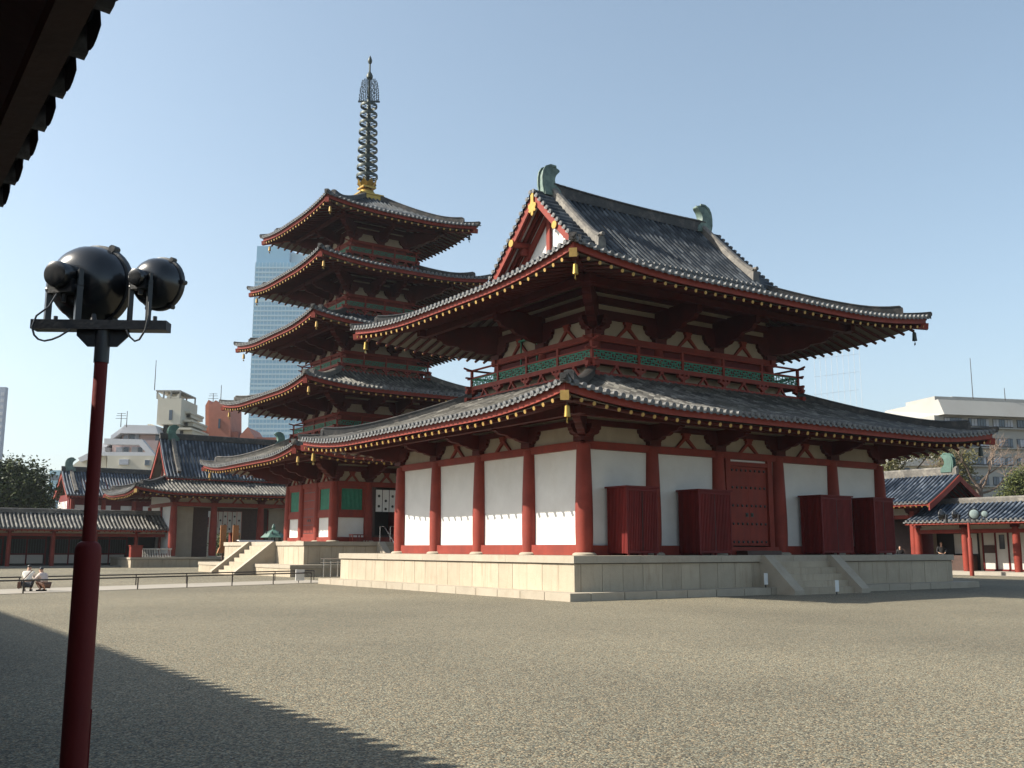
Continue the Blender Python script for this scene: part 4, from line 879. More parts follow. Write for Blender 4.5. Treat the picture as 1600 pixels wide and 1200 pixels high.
for i in range(7):
    x0 = GX-2.05+i*.42; b = MB(); b.box(x0, x0+.36, gy0+1.4, gy0+1.415, 2.95, 4.75); s_ = b.build('curtain_strip', 'offwhite', t)
    for zz in ((4.35, 3.6) if i % 2 else (4.0, 3.25)): c = MB(); c.lathe([(.09, 0), (.09, .006)], (x0+.18, gy0+1.4, zz), 10, (0, -1, 0)); c.build('crest', 'blackm', s_)
# ---- corridors
def corridor(name, label, a0, a1, yc, W, axis, side, nbay, zr=4.45, ze=3.12, z0=.12, tm='tile_pale', extra=None, colr=.17, cols=None, rin=.12, rmat='red'):
    "open cloister along axis; side = sign of the open (courtyard) side in the other coordinate"
    P = (lambda a, o, z: (a, yc+side*o, z)) if axis == 'x' else (lambda a, o, z: (yc+side*o, a, z))
    mid = P((a0+a1)/2, 0, 0); t = thing(name, mid, label, 'cloister', 'cloister corridors round the courtyard')
    r, g = two_slope(t, a0, a1, yc, W, zr, ze, tm, 'tile_end' if rmat == 'red' else 'tile_endd', axis=axis, ridgem='ridge', rin=rin, rmat=rmat)
    co = W-1.0
    for a in (cols or [a0+.3+(a1-a0-.6)*i/nbay for i in range(nbay+1)]):
        c = P(a, co, z0)
        m = MB(); m.lathe([(colr*.95, 0), (colr, 1), (colr*.97, 1.8), (colr*.85, 2.75)], c, 12); m.build('column', 'red', t, smooth=40)
        m = MB(); m.box(a-.3, a+.3, co-.1, co+.1, z0+2.72, z0+2.9, P); m.box(a-.1, a+.1, -co, co, z0+2.74, z0+2.9, P); m.build('bracket', 'red_eave', t)
    b = MB(); b.box(a0, a1, co-.1, co+.1, z0+2.38, z0+2.62, P); b.box(a0, a1, co-.1, co+.1, z0+2.9, z0+3.06, P); b.build('beam', 'red', t)
    b = MB(); b.box(a0, a1, co-.03, co+.03, z0+2.62, z0+2.9, P); b.build('frieze_plaster', 'cream', t)
    b = MB(); b.box(a0-.3, a1+.3, -W+.2, W-.3, -.02, z0, P); b.build('platform', 'pave', t)
    return t, P, co
cs, P, co = corridor('south_cloister', 'low red cloister with a striped tile roof left of the middle gate', -23.5, 3.0, 63.3, 2.6, 'x', -1, 7, cols=[-22.1+3.25*k for k in range(8)])
b = MB(); b.box(-23, 3.4, -co-.05, -co+.05, .12, 3.3, P); b.build('back_wall', 'dark', cs)
for i in range(7):
    x = -22.1+3.25*i
    m = MB(); m.box(x+.3, x+3.1, -co+.06, -co+.1, .3, 1.0, P); m.build('wall_panel', 'offwhite', cs)
    m = MB(); m.box(x+.3, x+3.3, -co+.06, -co+.12, 1.0, 1.12, P); m.box(x+.3, x+3.3, -co+.06, -co+.12, 2.3, 2.45, P)
    for q in range(3): m.box(x+.3+q*1.45, x+.42+q*1.45, -co+.06, -co+.13, .2, 2.6, P)
    wf = m.build('window_frame', 'red_dark', cs); m = MB()
    for q in range(14): m.box(x+.5+q*.2, x+.55+q*.2, -co+.06, -co+.1, 1.12, 2.3, P)
    m.build('window_bars', 'bronze_dk', wf)
m = MB()
for i in range(62): m.cyl(P(-23+i*.42, -co+.5, 2.78), P(-23+i*.42, -co+.58, 2.78), .06, None, 8)
m.build('inner_rafter_ends', 'offwhite', cs)
WXE = 37.7+2.6
cw, P, co = corridor('west_cloister', 'low red cloister with white doors at the right edge of the courtyard', -14, 13.35, WXE, 2.6, 'y', -1, 8, zr=4.6, ze=3.36, z0=.22, tm='tile_blue', colr=.24)
b = MB(); b.box(-14, 13.2, -.4, -.3, .22, 3.6, P); b.build('back_wall', 'cream', cw)
pitch_ = 26.75/8
for i in range(8):
    y = -13.7+pitch_*i
    if y > 9.0:
        m = MB(); m.box(y+.2, y+3.2, -.28, -.26, .22, 3.0, P); m.build('shop_front', 'dark', cw)
        m = MB(); m.box(y+.3, y+1.9, -.24, -.2, 1.3, 2.6, P); m.build('notice_board', 'offwhite', cw)
        m = MB(); m.box(y+.3, y+2.0, -.1, .5, .22, 1.2, P); m.build('counter', 'wood_dk', cw); continue
    m = MB()
    for q in (0.05, .95, 1.5, 2.35, 3.2): m.box(y+q, y+q+.09, -.28, -.16, .22, 2.85, P)
    m.box(y+.05, y+3.3, -.28, -.16, .22, .34, P); fr_ = m.build('door_frame', 'red_dark', cw)
    for x0, x1, k in ((.14, .95, 0), (1.59, 2.35, 1), (1.04, 1.5, 0), (2.44, 3.2, 2)):
        m = MB(); m.box(y+x0, y+x1, -.27, -.22, .34, 2.75, P); d_ = m.build('door_panel', 'offwhite', cw)
        if k == 1: m = MB(); m.box(y+x0+.2, y+x1-.2, -.215, -.2, 1.6, 2.5, P); m.build('door_window', 'glass', d_)
        if k == 2: m = MB(); m.box(y+x0, y+x1, -.215, -.19, 1.35, 1.85, P); m.build('notice', 'wood_dk', d_)
# east cloister, whose eave hangs over the camera
ce, P, co = corridor('east_cloister', 'dark underside and tile ends of the eave overhead at upper left', -47.84, 55.5, -21.19-2.6, 2.512, 'y', 1, 30, zr=4.4, ze=3.06, tm='tile_pale', rin=.3, rmat='wood_dk')
b = MB(); b.box(-47, 55.2, -co-.05, -co+.05, .12, 3.3, P); b.build('back_wall', 'plaster', ce)
# ---- west gate
wg = thing('west_gate', (41, 15.5, 0), 'red gable gate with green ridge ornament at the right, behind the hall', 'gate')
r, g2 = two_slope(wg, 11.4, 22.5, 41.2, 3.6, 6.6, 4.6, 'tile_blue', 'tile_endd', axis='y', ridgem='ridge', ridge_h=.55, sag=.12, gable=True)
def barge_y(root, y, gzf, xc, W, hgt, sgn=-1):
    for s in (-1, 1):
        b = MB(); n = 6
        for j in range(n):
            w0 = (W+.02)*j/n; w1 = (W+.02)*(j+1)/n
            q = [(xc+s*w0, gzf(w0)-.08), (xc+s*w1, gzf(w1)-.08), (xc+s*w1, gzf(w1)-.08-hgt), (xc+s*w0, gzf(w0)-.08-hgt)]
            k = len(b.v); b.v += [(x, y, z) for x, z in q]+[(x, y+.1, z) for x, z in q]; b.f += [(k, k+1, k+2, k+3), (k+4, k+5, k+6, k+7), (k, k+1, k+5, k+4), (k+3, k+2, k+6, k+7)]+([(k+1, k+2, k+6, k+5)] if j == n-1 else []); b.m += [0]*(5 if j == n-1 else 4)
        b.build('barge_board', 'red', root)
barge_y(wg, 11.32, g2, 41.2, 3.6, .42)
b = MB(); b.prism([(41.2-2.6, 4.9), (41.2+2.6, 4.9), (41.2, 6.4)], 0, .1, lambda a, o, z: (a, 13.6-o, z)); b.build('gable_wall', 'wood_dk', wg)
for y in (13.4, 17.3, 21.3):
    for x in (38.8, 43.6):
        b = MB(); b.lathe([(.26, .25), (.26, 2.5), (.22, 4.1)], (x, y, 0), 14); b.build('column', 'red', wg, smooth=40)
T = lambda a, o, z: (38.8-o, 17.3+a, z)
b = MB(); b.box(-4, 4, -.12, .12, 3.6, 3.85, T); b.box(-4, 4, -.12, .12, 4.3, 4.5, T); b.build('head_beam', 'red', wg)
b = MB(); b.box(-4, 4, -.05, 0, 3.85, 4.3, T); b.build('frieze_plaster', 'cream', wg)
for a in (-1.95, 1.95): b = MB(); strut(b, T, a, 3.85, .45, .3); b.build('frog_leg_strut', 'red_eave', wg)
for a in (-3.9, 0, 3.9): b = MB(); inwall_bracket(b, T, a, 3.85, .45, .8, -.05, .14); b.build('wall_bracket', 'red_eave', wg)
b = MB(); b.box(40.8, 41, 13.4, 21.3, .2, 4.2); b.build('dark_doors', 'wood_dk', wg)
b = MB(); b.box(38.84, 43.5, 13.36, 13.44, .2, 4.6); b.build('side_wall', 'red_dark', wg)
shibi(wg, 41.2, 12.75, 7.05, 1, .85, 'verdigris', T=lambda a, o, z: (41.2+o*.85, 11.75+a*.85, 6.95+z*.85))
shibi(wg, 41.2, 12.75, 7.05, 1, .85, 'verdigris', T=lambda a, o, z: (41.2+o*.85, 22.1-a*.85, 6.95+z*.85))
# ---- great south gate beyond the cloister
ng = thing('great_south_gate', (7.5, 89, 0), 'large far gate with a striped tile roof seen over the left cloister', 'gate')
r, g3 = two_slope(ng, -.9, 17, 88, 4.1, 9.7, 6.95, 'tile_blue', 'tile_endd', ridgem='ridge_dk', ridge_h=.5, sag=.3)
barge(ng, -.82, g3, 88, 4.1, hgt=.36, sg=-1)
b = MB(); b.prism([(85, 7.0), (91, 7.0), (88, 9.8)], 0, .1, lambda a, o, z: (.3-o, a, z)); b.build('gable_wall', 'cream', ng)
b = MB(); b.box(-.4, 16, 85.3, 90.7, 4.2, 7.1); b.build('upper_wall', 'red_dark', ng)
b = MB()
for i in range(7): b.box(.2+i*2.3, 1.5+i*2.3, 85.24, 85.3, 5.0, 6.0); b.box(-.46, -.4, 86+i*.7, 86.4+i*.7, 4.6, 6.4)
b.build('wall_panel', 'plaster', ng)
for i in range(6): b = MB(); b.lathe([(.26, 0), (.24, 6.6)], (-.1+3.1*i, 85.1, 0), 10); b.build('column', 'red', ng)
b = MB(); b.box(-1.2, 17, 84.2, 84.3, 4.7, 4.78); b.box(-1.2, 17, 84.2, 84.3, 4.35, 4.42); b.box(-1.2, -1.1, 84.3, 91, 4.7, 4.78)
for i in range(9): b.box(-1.2+2.2*i, -1.1+2.2*i, 84.2, 84.3, 4.0, 4.8)
b.box(-1.3, 17, 84.1, 91, 3.9, 4.0); b.build('balcony_railing', 'red', ng)
b = MB(); b.box(-1, 17, 84.5, 91, 0, 3.9); b.build('lower_wall', 'cream', ng)
shibi(ng, -.4, 88, 9.9, 1, .95, 'bronze'); shibi(ng, 16.2, 88, 9.9, -1, .95, 'bronze')
for s in (-1, 1):
    b = MB()
    for j in range(8): w0 = .2+3.4*j/8; w1 = .2+3.4*(j+1)/8; b.beam((.1, 88+s*w0, g3(w0)+.18), (.1, 88+s*w1, g3(w1)+.18), .3, .34)
    b.build('descending_ridge', 'ridge', ng)
# ================================================================== FLOODLIGHT POLES
M['lens'] = mat('pale_lens', (.30, .36, .34), .2, .1, 8)
def flood_head(t, p, ax, sc, legbase=None, lens=True):
    ax = Vector(ax).normalized(); p = Vector(p)
    b = MB(); b.lathe([(.06*sc, -.012*sc), (.082*sc, -.004*sc), (.088*sc, .015*sc), (.088*sc, .125*sc), (.094*sc, .13*sc), (.094*sc, .15*sc), (.125*sc, .155*sc), (.175*sc, .175*sc), (.22*sc, .215*sc), (.25*sc, .27*sc), (.266*sc, .34*sc), (.27*sc, .40*sc)], p, 40, ax)
    h = b.build('lamp_housing', 'black', t, smooth=35)
    b = MB(); b.lathe([(.265*sc, .375*sc), (.285*sc, .38*sc), (.289*sc, .405*sc), (.285*sc, .435*sc), (.25*sc, .44*sc)], p, 36, ax)
    a = ax.orthogonal().normalized(); c = ax.cross(a)
    for k in range(6):
        d = a*cos(k*pi/3+.4)+c*sin(k*pi/3+.4); q = p+ax*.405*sc+d*.288*sc; b.cyl(q-ax*.032*sc, q+ax*.032*sc, .026*sc, None, 8)
    b.build('rim_clamp_ring', 'blackm', t, smooth=35)
    b = MB(); b.lathe([(.25*sc, .425*sc), (.2*sc, .455*sc), (.1*sc, .47*sc), (.02*sc, .475*sc)], p, 24, ax); b.build('lens', 'lens' if lens == 2 else 'glass', t, smooth=40)
    if legbase is not None:
        sd_ = ax.cross(Vector((0, 0, 1))).normalized(); lb = Vector(legbase); m_ = p+ax*.10*sc
        for s in (-1, 1):
            b = MB(); top = m_+sd_*(s*.115*sc); bot = Vector((top.x, top.y, lb.z)); b.beam(bot, top-Vector((0, 0, .03*sc)), .026*sc+.01, .062*sc); b.beam(top-Vector((0, 0, .07*sc)), top+Vector((0, 0, .04*sc)), .03*sc, .075*sc)
            b.build('support_leg', 'blackm', t)
        b = MB(); b.beam(m_-Vector((0, 0, .07*sc))-sd_*.09*sc, m_-Vector((0, 0, .07*sc))+sd_*.09*sc, .09*sc, .09*sc); b.cyl(m_-Vector((0, 0, .11*sc)), m_-Vector((0, 0, .17*sc)), .018, .014, 8); b.cyl(m_-sd_*.13*sc-Vector((0, 0, .08*sc)), m_+sd_*.13*sc-Vector((0, 0, .08*sc)), .025*sc, None, 10); b.build('junction_box', 'blackm', t, smooth=30)
    return p+ax*.14*sc
LX, LY = -20.49, -21.26
lt = thing('floodlight_pole', (LX, LY, 0), 'red pole with two large black floodlights on a crossbar in the left foreground', 'floodlight')
b = MB(); b.lathe([(.071, 0), (.071, 1.56), (.068, 1.6), (.058, 1.622), (.045, 1.632), (.038, 1.635)], (LX, LY, 0), 32); b.build('lower_pole', 'red_dark', lt, smooth=35)
b = MB(); b.lathe([(.037, 1.6), (.037, 2.66)], (LX, LY, 0), 28); b.build('upper_pole', 'red_dark', lt, smooth=35)
b = MB(); b.lathe([(.042, 2.66), (.042, 2.85)], (LX, LY, 0), 24); b.build('pole_collar', 'blackm', lt, smooth=35)
dx, dy = cos(radians(-32)), sin(radians(-32)); TB = lambda a, o, z: (LX+dx*a-dy*o, LY+dy*a+dx*o, z)
b = MB(); b.box(-.40, .375, -.05, .05, 2.85, 2.905, TB); b.build('crossbar', 'blackm', lt)
for s in (-1, 1): b = MB(); b.prism([(s*.036, 2.85), (s*.15, 2.85), (s*.15, 2.82), (s*.085, 2.755), (s*.036, 2.755)], -.006, .006, TB); b.build('gusset_plate', 'blackm', lt)
b = MB(); b.box(.06-.4, .075-.4, -.075, -.05, 2.9, 2.96, TB) if False else b.cyl(TB(-.27, -.02, 2.9), TB(-.27, -.02, 2.93), .012, None, 6); b.cyl(TB(.30, -.02, 2.9), TB(.30, -.02, 2.935), .012, None, 6); b.cyl(TB(-.06, 0, 2.9), TB(-.06, 0, 2.95), .02, .012, 8); b.build('bolt', 'blackm', lt)
axd = (cos(radians(41)), sin(radians(41)), .04)
s1 = TB(-.385, 0, 3.15); s1 = (s1[0]+.065, s1[1]-.07, 3.185)
flood_head(lt, s1, axd, .90, (0, 0, 2.9))
s2 = TB(.16, 0, 3.18); flood_head(lt, s2, (cos(radians(36)), sin(radians(36)), .05), .58, (0, 0, 2.9))
b = MB(); b.tube([TB(-.27, -.03, 3.06), TB(-.30, -.05, 2.98), TB(-.36, -.07, 2.92), TB(-.375, -.08, 2.85), TB(-.36, -.08, 2.805), TB(-.335, -.08, 2.78), TB(-.30, -.08, 2.77), TB(-.26, -.075, 2.78), TB(-.22, -.07, 2.80), TB(-.17, -.05, 2.845)], .006, 6); b.build('cable', 'blackm', lt, smooth=60)
b = MB(); b.tube([TB(.26, -.02, 3.02), TB(.275, -.06, 2.93), TB(.265, -.075, 2.84), TB(.235, -.075, 2.785), TB(.21, -.075, 2.775), TB(.18, -.07, 2.80), TB(.15, -.05, 2.845)], .006, 6); b.build('cable', 'blackm', lt, smooth=60)
b = MB(); b.lathe([(.005, 0), (.005, .62)], (LX+.070, LY-.02, .1), 6); b.build('conduit', 'red_dark', lt)
WX_, WY_ = 36.3, 7.95
ft = thing('floodlight_pole', (WX_, WY_, 0), 'distant red pole with four floodlights in front of the west cloister roof', 'floodlight')
b = MB(); b.lathe([(.13, 0), (.13, 2.25), (.08, 2.33), (.075, 3.2)], (WX_, WY_, 0), 16); b.build('pole', 'red', ft, smooth=35)
b = MB(); b.box(WX_-.06, WX_+.06, WY_-1.3, WY_+1.6, 3.18, 3.27); b.build('crossbar', 'blackm', ft)
for yy, a, sc in ((9.45, (-.25, .95, .12), 1.15), (8.6, (-.2, .97, .12), .95), (7.65, (-.7, -.7, .06), 1.2), (6.95, (-.7, -.72, .06), .8)):
    A_ = Vector(a).normalized(); p_ = Vector((WX_, yy, 3.68))-A_*.14*sc; flood_head(ft, p_, A_, sc, (0, 0, 3.27), lens=2)
# ================================================================== PATH, RAILS
b = MB(); b.add([(-24, 8.9, .012), (-2.9, 16.9, .012), (-1.0, 16.9, .012), (-1.0, 21.4, .012), (-24, 13.3, .012)], [(0, 1, 2, 3, 4)]); struct('path', b, 'pave')
b = MB(); b.box(-24.0, -22.2, -50, 58, .0, .10); struct('pavement', b, 'pave')
b = MB(); b.add([(36.6, -50, .012), (38.2, -50, .012), (38.2, 14, .012), (36.6, 14, .012)], [(0, 1, 2, 3)]); struct('kerb_paving', b, 'pave')
def low_rail(p0, p1, n, label):
    t = thing('path_railing', (p0[0], p0[1], 0), label, 'railing', 'low railings along the path')
    P = lambda f: (p0[0]+(p1[0]-p0[0])*f, p0[1]+(p1[1]-p0[1])*f)
    b = MB(); a, c = P(0), P(1); b.cyl((a[0], a[1], .46), (c[0], c[1], .46), .028, None, 8); b.build('top_rail', 'rail', t, smooth=40)
    for i in range(n+1): x, y = P(i/n); b = MB(); b.cyl((x, y, 0), (x, y, .46), .026, None, 8); b.build('post', 'rail', t, smooth=40)
low_rail((-19.9, 10.4), (-2.6, 17.1), 8, 'dark low railing along the near edge of the paved path')
low_rail((-19.9, 14.6), (-.6, 21.4), 8, 'dark low railing along the far edge of the paved path')
t = thing('signboard', (-3.2, 17.2, 0), 'white notice board fixed above the end of the near railing', 'sign'); b = MB(); b.cyl((-3.2, 17.15, 0), (-3.2, 17.15, .2), .02, None, 6); b.build('post', 'rail', t); b = MB(); b.box(-3.4, -2.98, 17.0, 17.04, .12, .62); b.build('board', 'white', t)
t = thing('steel_barrier', (-1.75, 16.4, .245), 'short pale steel tube barrier beside the hall podium', 'barrier')
for x in (-2.3, -1.95, -1.6, -1.25): b = MB(); b.cyl((x, 16.4, .0), (x, 16.4, 1.12 if x in (-2.3, -1.25) else 1.0), .022, None, 8); b.build('upright', 'steel', t, smooth=40)
for z in (1.12, .95, .28): b = MB(); b.cyl((-2.45, 16.4, z), (-1.1, 16.4, z), .02, None, 8); b.build('crossbar', 'steel', t, smooth=40)
# ================================================================== PEOPLE
SK = mat('skin', (.50, .30, .21), .55, .06, 8); HAIR = mat('black_hair', (.015, .012, .01), .45, .2, 20); SHIRT = mat('off_white_shirt', (.66, .64, .58), .85, .06, 6, .2, 20)
TROU = mat('charcoal_trousers', (.03, .032, .04), .85, .1, 8, .2, 30); BAG = mat('brown_leather', (.13, .06, .035), .5, .1, 8); BLK = mat('black_jacket', (.012, .012, .014), .8, .1, 8)
def skin(name, vs, es, m, parent, T, sub=2):
    me = bpy.data.meshes.new(name); off = WOFF[parent.name]
    me.from_pydata([tuple(Vector(T(*v[:3]))-off) for v in vs], es, []); me.materials.append(m)
    o = bpy.data.objects.new(name, me); COL.objects.link(o); o.parent = parent; WOFF[o.name] = off
    md = o.modifiers.new('skin', 'SKIN'); md.use_smooth_shade = True
    if not me.skin_vertices: return o
    for i, v in enumerate(vs): sv = me.skin_vertices[0].data[i]; sv.radius = (v[3], v[4] if len(v) > 4 else v[3]); sv.use_root = (i == 0)
    s_ = o.modifiers.new('sub', 'SUBSURF'); s_.levels = sub; s_.render_levels = sub
    return o
def person(loc, rz, pose, label, shirt, trousers, sc=1.0, skirt=False, group=None):
    t = thing('person', loc, label, 'person', group); c, s = cos(rz), sin(rz)
    T = lambda x, y, z: (loc[0]+sc*(c*x-s*y), loc[1]+sc*(s*x+c*y), loc[2]+sc*z)
    if pose == 'crouch':
        pel = (0, -.12, .34); ch = (0, .08, .72); nk = (0, .16, .87); hd = (0, .22, 1.0)
        kn = lambda q: (q*.17, .32, .47); an = lambda q: (q*.13, .02, .09); toe = lambda q: (q*.14, .2, .04)
        sh = lambda q: (q*.19, .10, .78); el = lambda q: (q*.24, .30, .56); wr = lambda q: (q*.12, .46, .60); hn = lambda q: (q*.08, .53, .63)
    else:
        pel = (0, 0, .92); ch = (0, .02, 1.3); nk = (0, .03, 1.47); hd = (0, .05, 1.62)
        kn = lambda q: (q*.1, .03, .5); an = lambda q: (q*.1, -.02, .09); toe = lambda q: (q*.11, .15, .04)
        sh = lambda q: (q*.19, 0, 1.4); el = lambda q: (q*.26, .05, 1.12); wr = lambda q: (q*.16, .26, 1.02); hn = lambda q: (q*.1, .34, 1.02)
    mid = tuple((pel[i]+ch[i])/2 for i in range(3))
    V = [(*pel, .13, .1), (*mid, .12, .09), (*ch, .135, .095), (*nk, .05), (*hd, .085, .095), (hd[0], hd[1]+.01, hd[2]+.09, .06)]; E_ = [(0, 1), (1, 2), (2, 3), (3, 4), (4, 5)]
    for q in (-1, 1):
        k = len(V); V += [(*sh(q), .055), (*el(q), .04), (*wr(q), .028)]; E_ += [(2, k), (k, k+1), (k+1, k+2)]
        h = hn(q); w_ = wr(q); V.append(((h[0]+w_[0])/2, (h[1]+w_[1])/2, (h[2]+w_[2])/2, .032, .018)); E_.append((k+2, k+3)); pk = k+3
        for j in range(4): V.append((h[0]+(j-1.5)*.018, h[1]+.035-.006*abs(j-1.5), h[2]-.015*(j % 2), .009)); E_.append((pk, len(V)-1))
        V.append((h[0]-q*.035, h[1]-.005, h[2]+.01, .009)); E_.append((pk, len(V)-1))
        k = len(V); V += [(q*.09, pel[1]+.02, pel[2]-.02, .08), (*kn(q), .058), (*an(q), .038), (*toe(q), .035, .025)]; E_ += [(0, k), (k, k+1), (k+1, k+2), (k+2, k+3)]
    skin('body', V, E_, SK, t, T)
    V = [(pel[0], pel[1], pel[2]+.06, .16, .13), (*mid, .155, .125), (*ch, .165, .125), (nk[0], nk[1], nk[2]-.04, .07)]; E_ = [(0, 1), (1, 2), (2, 3)]
    for q in (-1, 1): k = len(V); V += [(*sh(q), .075), (*el(q), .058), (*[a*.3+b_*.7 for a, b_ in zip(el(q), wr(q))], .045)]; E_ += [(2, k), (k, k+1), (k+1, k+2)]
    skin('shirt', V, E_, shirt, t, T)
    V = [(pel[0], pel[1], pel[2]-.0, .155, .12)]; E_ = []
    for q in (-1, 1):
        k = len(V); V += [(q*.09, pel[1]+.02, pel[2]-.03, .095), (*kn(q), .078)]; E_ += [(0, k), (k, k+1)]
        if not skirt: a_ = an(q); V.append((a_[0], a_[1], a_[2]+.05, .055)); E_.append((k+1, k+2))
    skin('skirt' if skirt else 'trousers', V, E_, trousers, t, T)
    V = [(hd[0], hd[1]-.03, hd[2]+.0, .088, .095), (hd[0], hd[1]-.015, hd[2]+.085, .085, .08), (hd[0], hd[1]+.01, hd[2]+.13, .05)]; skin('hair', V, [(0, 1), (1, 2)], HAIR, t, T)
    for q in (-1, 1):
        b = MB(); f = toe(q); a_ = an(q); b.box(f[0]-.045, f[0]+.045, a_[1]-.07, f[1]+.06, .0, .07, T); b.build('shoe', 'blackm', t)
    b = MB()
    for q in (-1, 1): b.lathe([(.011, 0), (.006, .006)], T(q*.033, hd[1]+.093, hd[2]+.02), 8, (-s, c, 0))
    b.build('eyes', 'blackm', t); b = MB(); b.prism([(-.012, -.02), (.012, -.02), (0, .025)], .085, .115, lambda a, o, z: T(a, hd[1]+o, hd[2]+z)); b.box(-.022, .022, .085, .096, -.05, -.043, lambda a, o, z: T(a, hd[1]+o, hd[2]+z)); b.build('nose_and_mouth', SK, t)
    return t, T
RZ = radians(-18)
pt, PT = person((-15.15, 13.95, .012), RZ, 'crouch', 'person in off-white shirt and dark trousers crouching on the path, seen from behind', SHIRT, TROU, .84)
person((-14.66, 13.66, .012), RZ+.9, 'crouch', 'smaller person in white top and dark skirt crouching beside the railing', mat('pinkish_white_top', (.60, .50, .46), .85, .06, 6), BAG, .76, True)
t = thing('shoulder_bag', (-15.45, 13.75, .2), 'brown leather bag hanging at the hip of the crouching person', 'bag')
b = MB(); b.box(-.36, -.22, -.30, -.02, .14, .40, PT); b.build('bag', BAG, t)
b = MB(); b.tube([PT(-.27, -.2, .40), PT(-.14, -.235, .52), PT(0, -.16, .70), PT(.12, -.06, .86), PT(.15, .08, .90)], .018, 6); b.build('strap', BAG, t, smooth=50)
person((39.5, 11.95, .25), radians(135), 'stand', 'person in black behind the counter of the west cloister', BLK, TROU, 1.06)
person((39.3, 14.9, .25), radians(135), 'stand', 'person in dark clothes standing by the west gate opening', BLK, TROU, .9)
# ================================================================== SMALL COURTYARD THINGS
t = thing('offertory_box', (-1.1, 58.6, .82), 'bright red box standing at the left end of the gate podium', 'box')
b = MB(); b.box(-.55, .35, 58.3, 58.9, .82, 1.72); b.build('box', 'red', t); b = MB(); b.box(-.6, .4, 58.25, 58.95, 1.72, 1.8); b.build('lid', 'red', t)
for k in range(3):
    x = .9+k*.8; t = thing('slatted_rack', (x, 59.0, .82), ('slatted wooden rack next to the red box', 'slatted wooden rack in the middle of the three racks', 'slatted wooden rack nearest the gate column')[k], 'rack', 'slatted racks on the gate podium')
    b = MB()
    for q in range(6): b.box(x-.36+q*.13, x-.31+q*.13, 58.95, 59.0, .82, 1.5)
    b.build('slats', 'offwhite', t); b = MB(); b.box(x-.4, x+.4, 58.9, 59.3, 1.46, 1.54); b.build('top', 'offwhite', t)
for k, x in enumerate((3.55, 4.5)):
    t = thing('memorial_board', (x, 48, 0), ('left orange wooden board standing before the middle gate', 'right orange wooden board standing before the middle gate')[k], 'board', 'orange boards before the gate')
    b = MB(); b.box(x-.22, x+.22, 48, 48.12, 1.3, 3.3); b.build('board', 'wood', t); b = MB(); b.prism([(x-.28, 1.6), (x+.28, 1.6), (x+.42, 1.2), (x-.42, 1.2)], 0, .2, lambda a, o, z: (a, 47.96+o, z)); b.build('foot', 'wood', t); b = MB(); b.box(x-.05, x+.05, 48, 48.1, 0, 1.3); b.build('post', 'wood_dk', t)
t = thing('cloth_table', (4.6, 47.3, 0), 'long table with a pale cloth behind the pagoda stairs', 'table')
b = MB(); b.box(4.4, 7.1, 46.9, 47.6, 2.12, 2.18); b.build('tabletop', 'white', t); b = MB(); b.box(4.38, 7.12, 46.88, 46.9, 1.5, 2.16); b.build('cloth', mat('pale_blue_cloth', (.55, .60, .74), .9, .05, 3), t)
for x in (4.6, 6.9): b = MB(); b.box(x-.05, x+.05, 47, 47.5, 0, 2.12); b.build('leg', 'wood_dk', t)
t = thing('incense_burner', (8.25, 50, 0), 'round bronze burner with a pale green roof beside the pagoda', 'incense burner')
b = MB(); b.lathe([(.7, 0), (.7, .25), (.35, .4), (.3, 1.0), (.6, 1.3), (.75, 1.7), (.7, 1.72)], (8.25, 50, 0), 20); b.build('bowl', 'bronze_dk', t, smooth=40)
b = MB(); b.lathe([(1.0, 2.42), (.85, 2.55), (.6, 2.8), (.25, 2.98), (.1, 3.05), (.16, 3.2), (.04, 3.5)], (8.25, 50, 0), 6); b.build('roof', 'verdigris', t)
for k in range(6): a = k*pi/3; b = MB(); b.cyl((8.25+.6*cos(a), 50+.6*sin(a), 0), (8.25+.6*cos(a), 50+.6*sin(a), 2.9), .06, None, 8); b.build('post', 'bronze_dk', t, smooth=40)
# ================================================================== TREES
def leaf_mat(name, a, b_):
    m = bpy.data.materials.new(name); m.use_nodes = True; nt = m.node_tree; L = nt.links; p = nt.nodes['Principled BSDF']; p.inputs['Roughness'].default_value = .6; p.inputs['Specular IOR Level'].default_value = .25
    g = N(nt, 'ShaderNodeNewGeometry'); cr = N(nt, 'ShaderNodeValToRGB'); cr.color_ramp.elements[0].color = (*a, 1); cr.color_ramp.elements[1].color = (*b_, 1); L.new(g.outputs['Random Per Island'], cr.inputs[0]); L.new(cr.outputs[0], p.inputs['Base Color'])
    return m
LEAF_DK = leaf_mat('dark_leaves', (.012, .022, .009), (.065, .08, .022)); LEAF_OL = leaf_mat('olive_leaves', (.05, .055, .02), (.17, .15, .055)); LEAF_CY = leaf_mat('conifer_leaves', (.025, .04, .014), (.12, .13, .035)); BARK = mat('bark', (.09, .065, .05), .9, .3, 6, .5, 20); TWIG = mat('pale_twigs', (.22, .16, .12), .9, .2, 6)
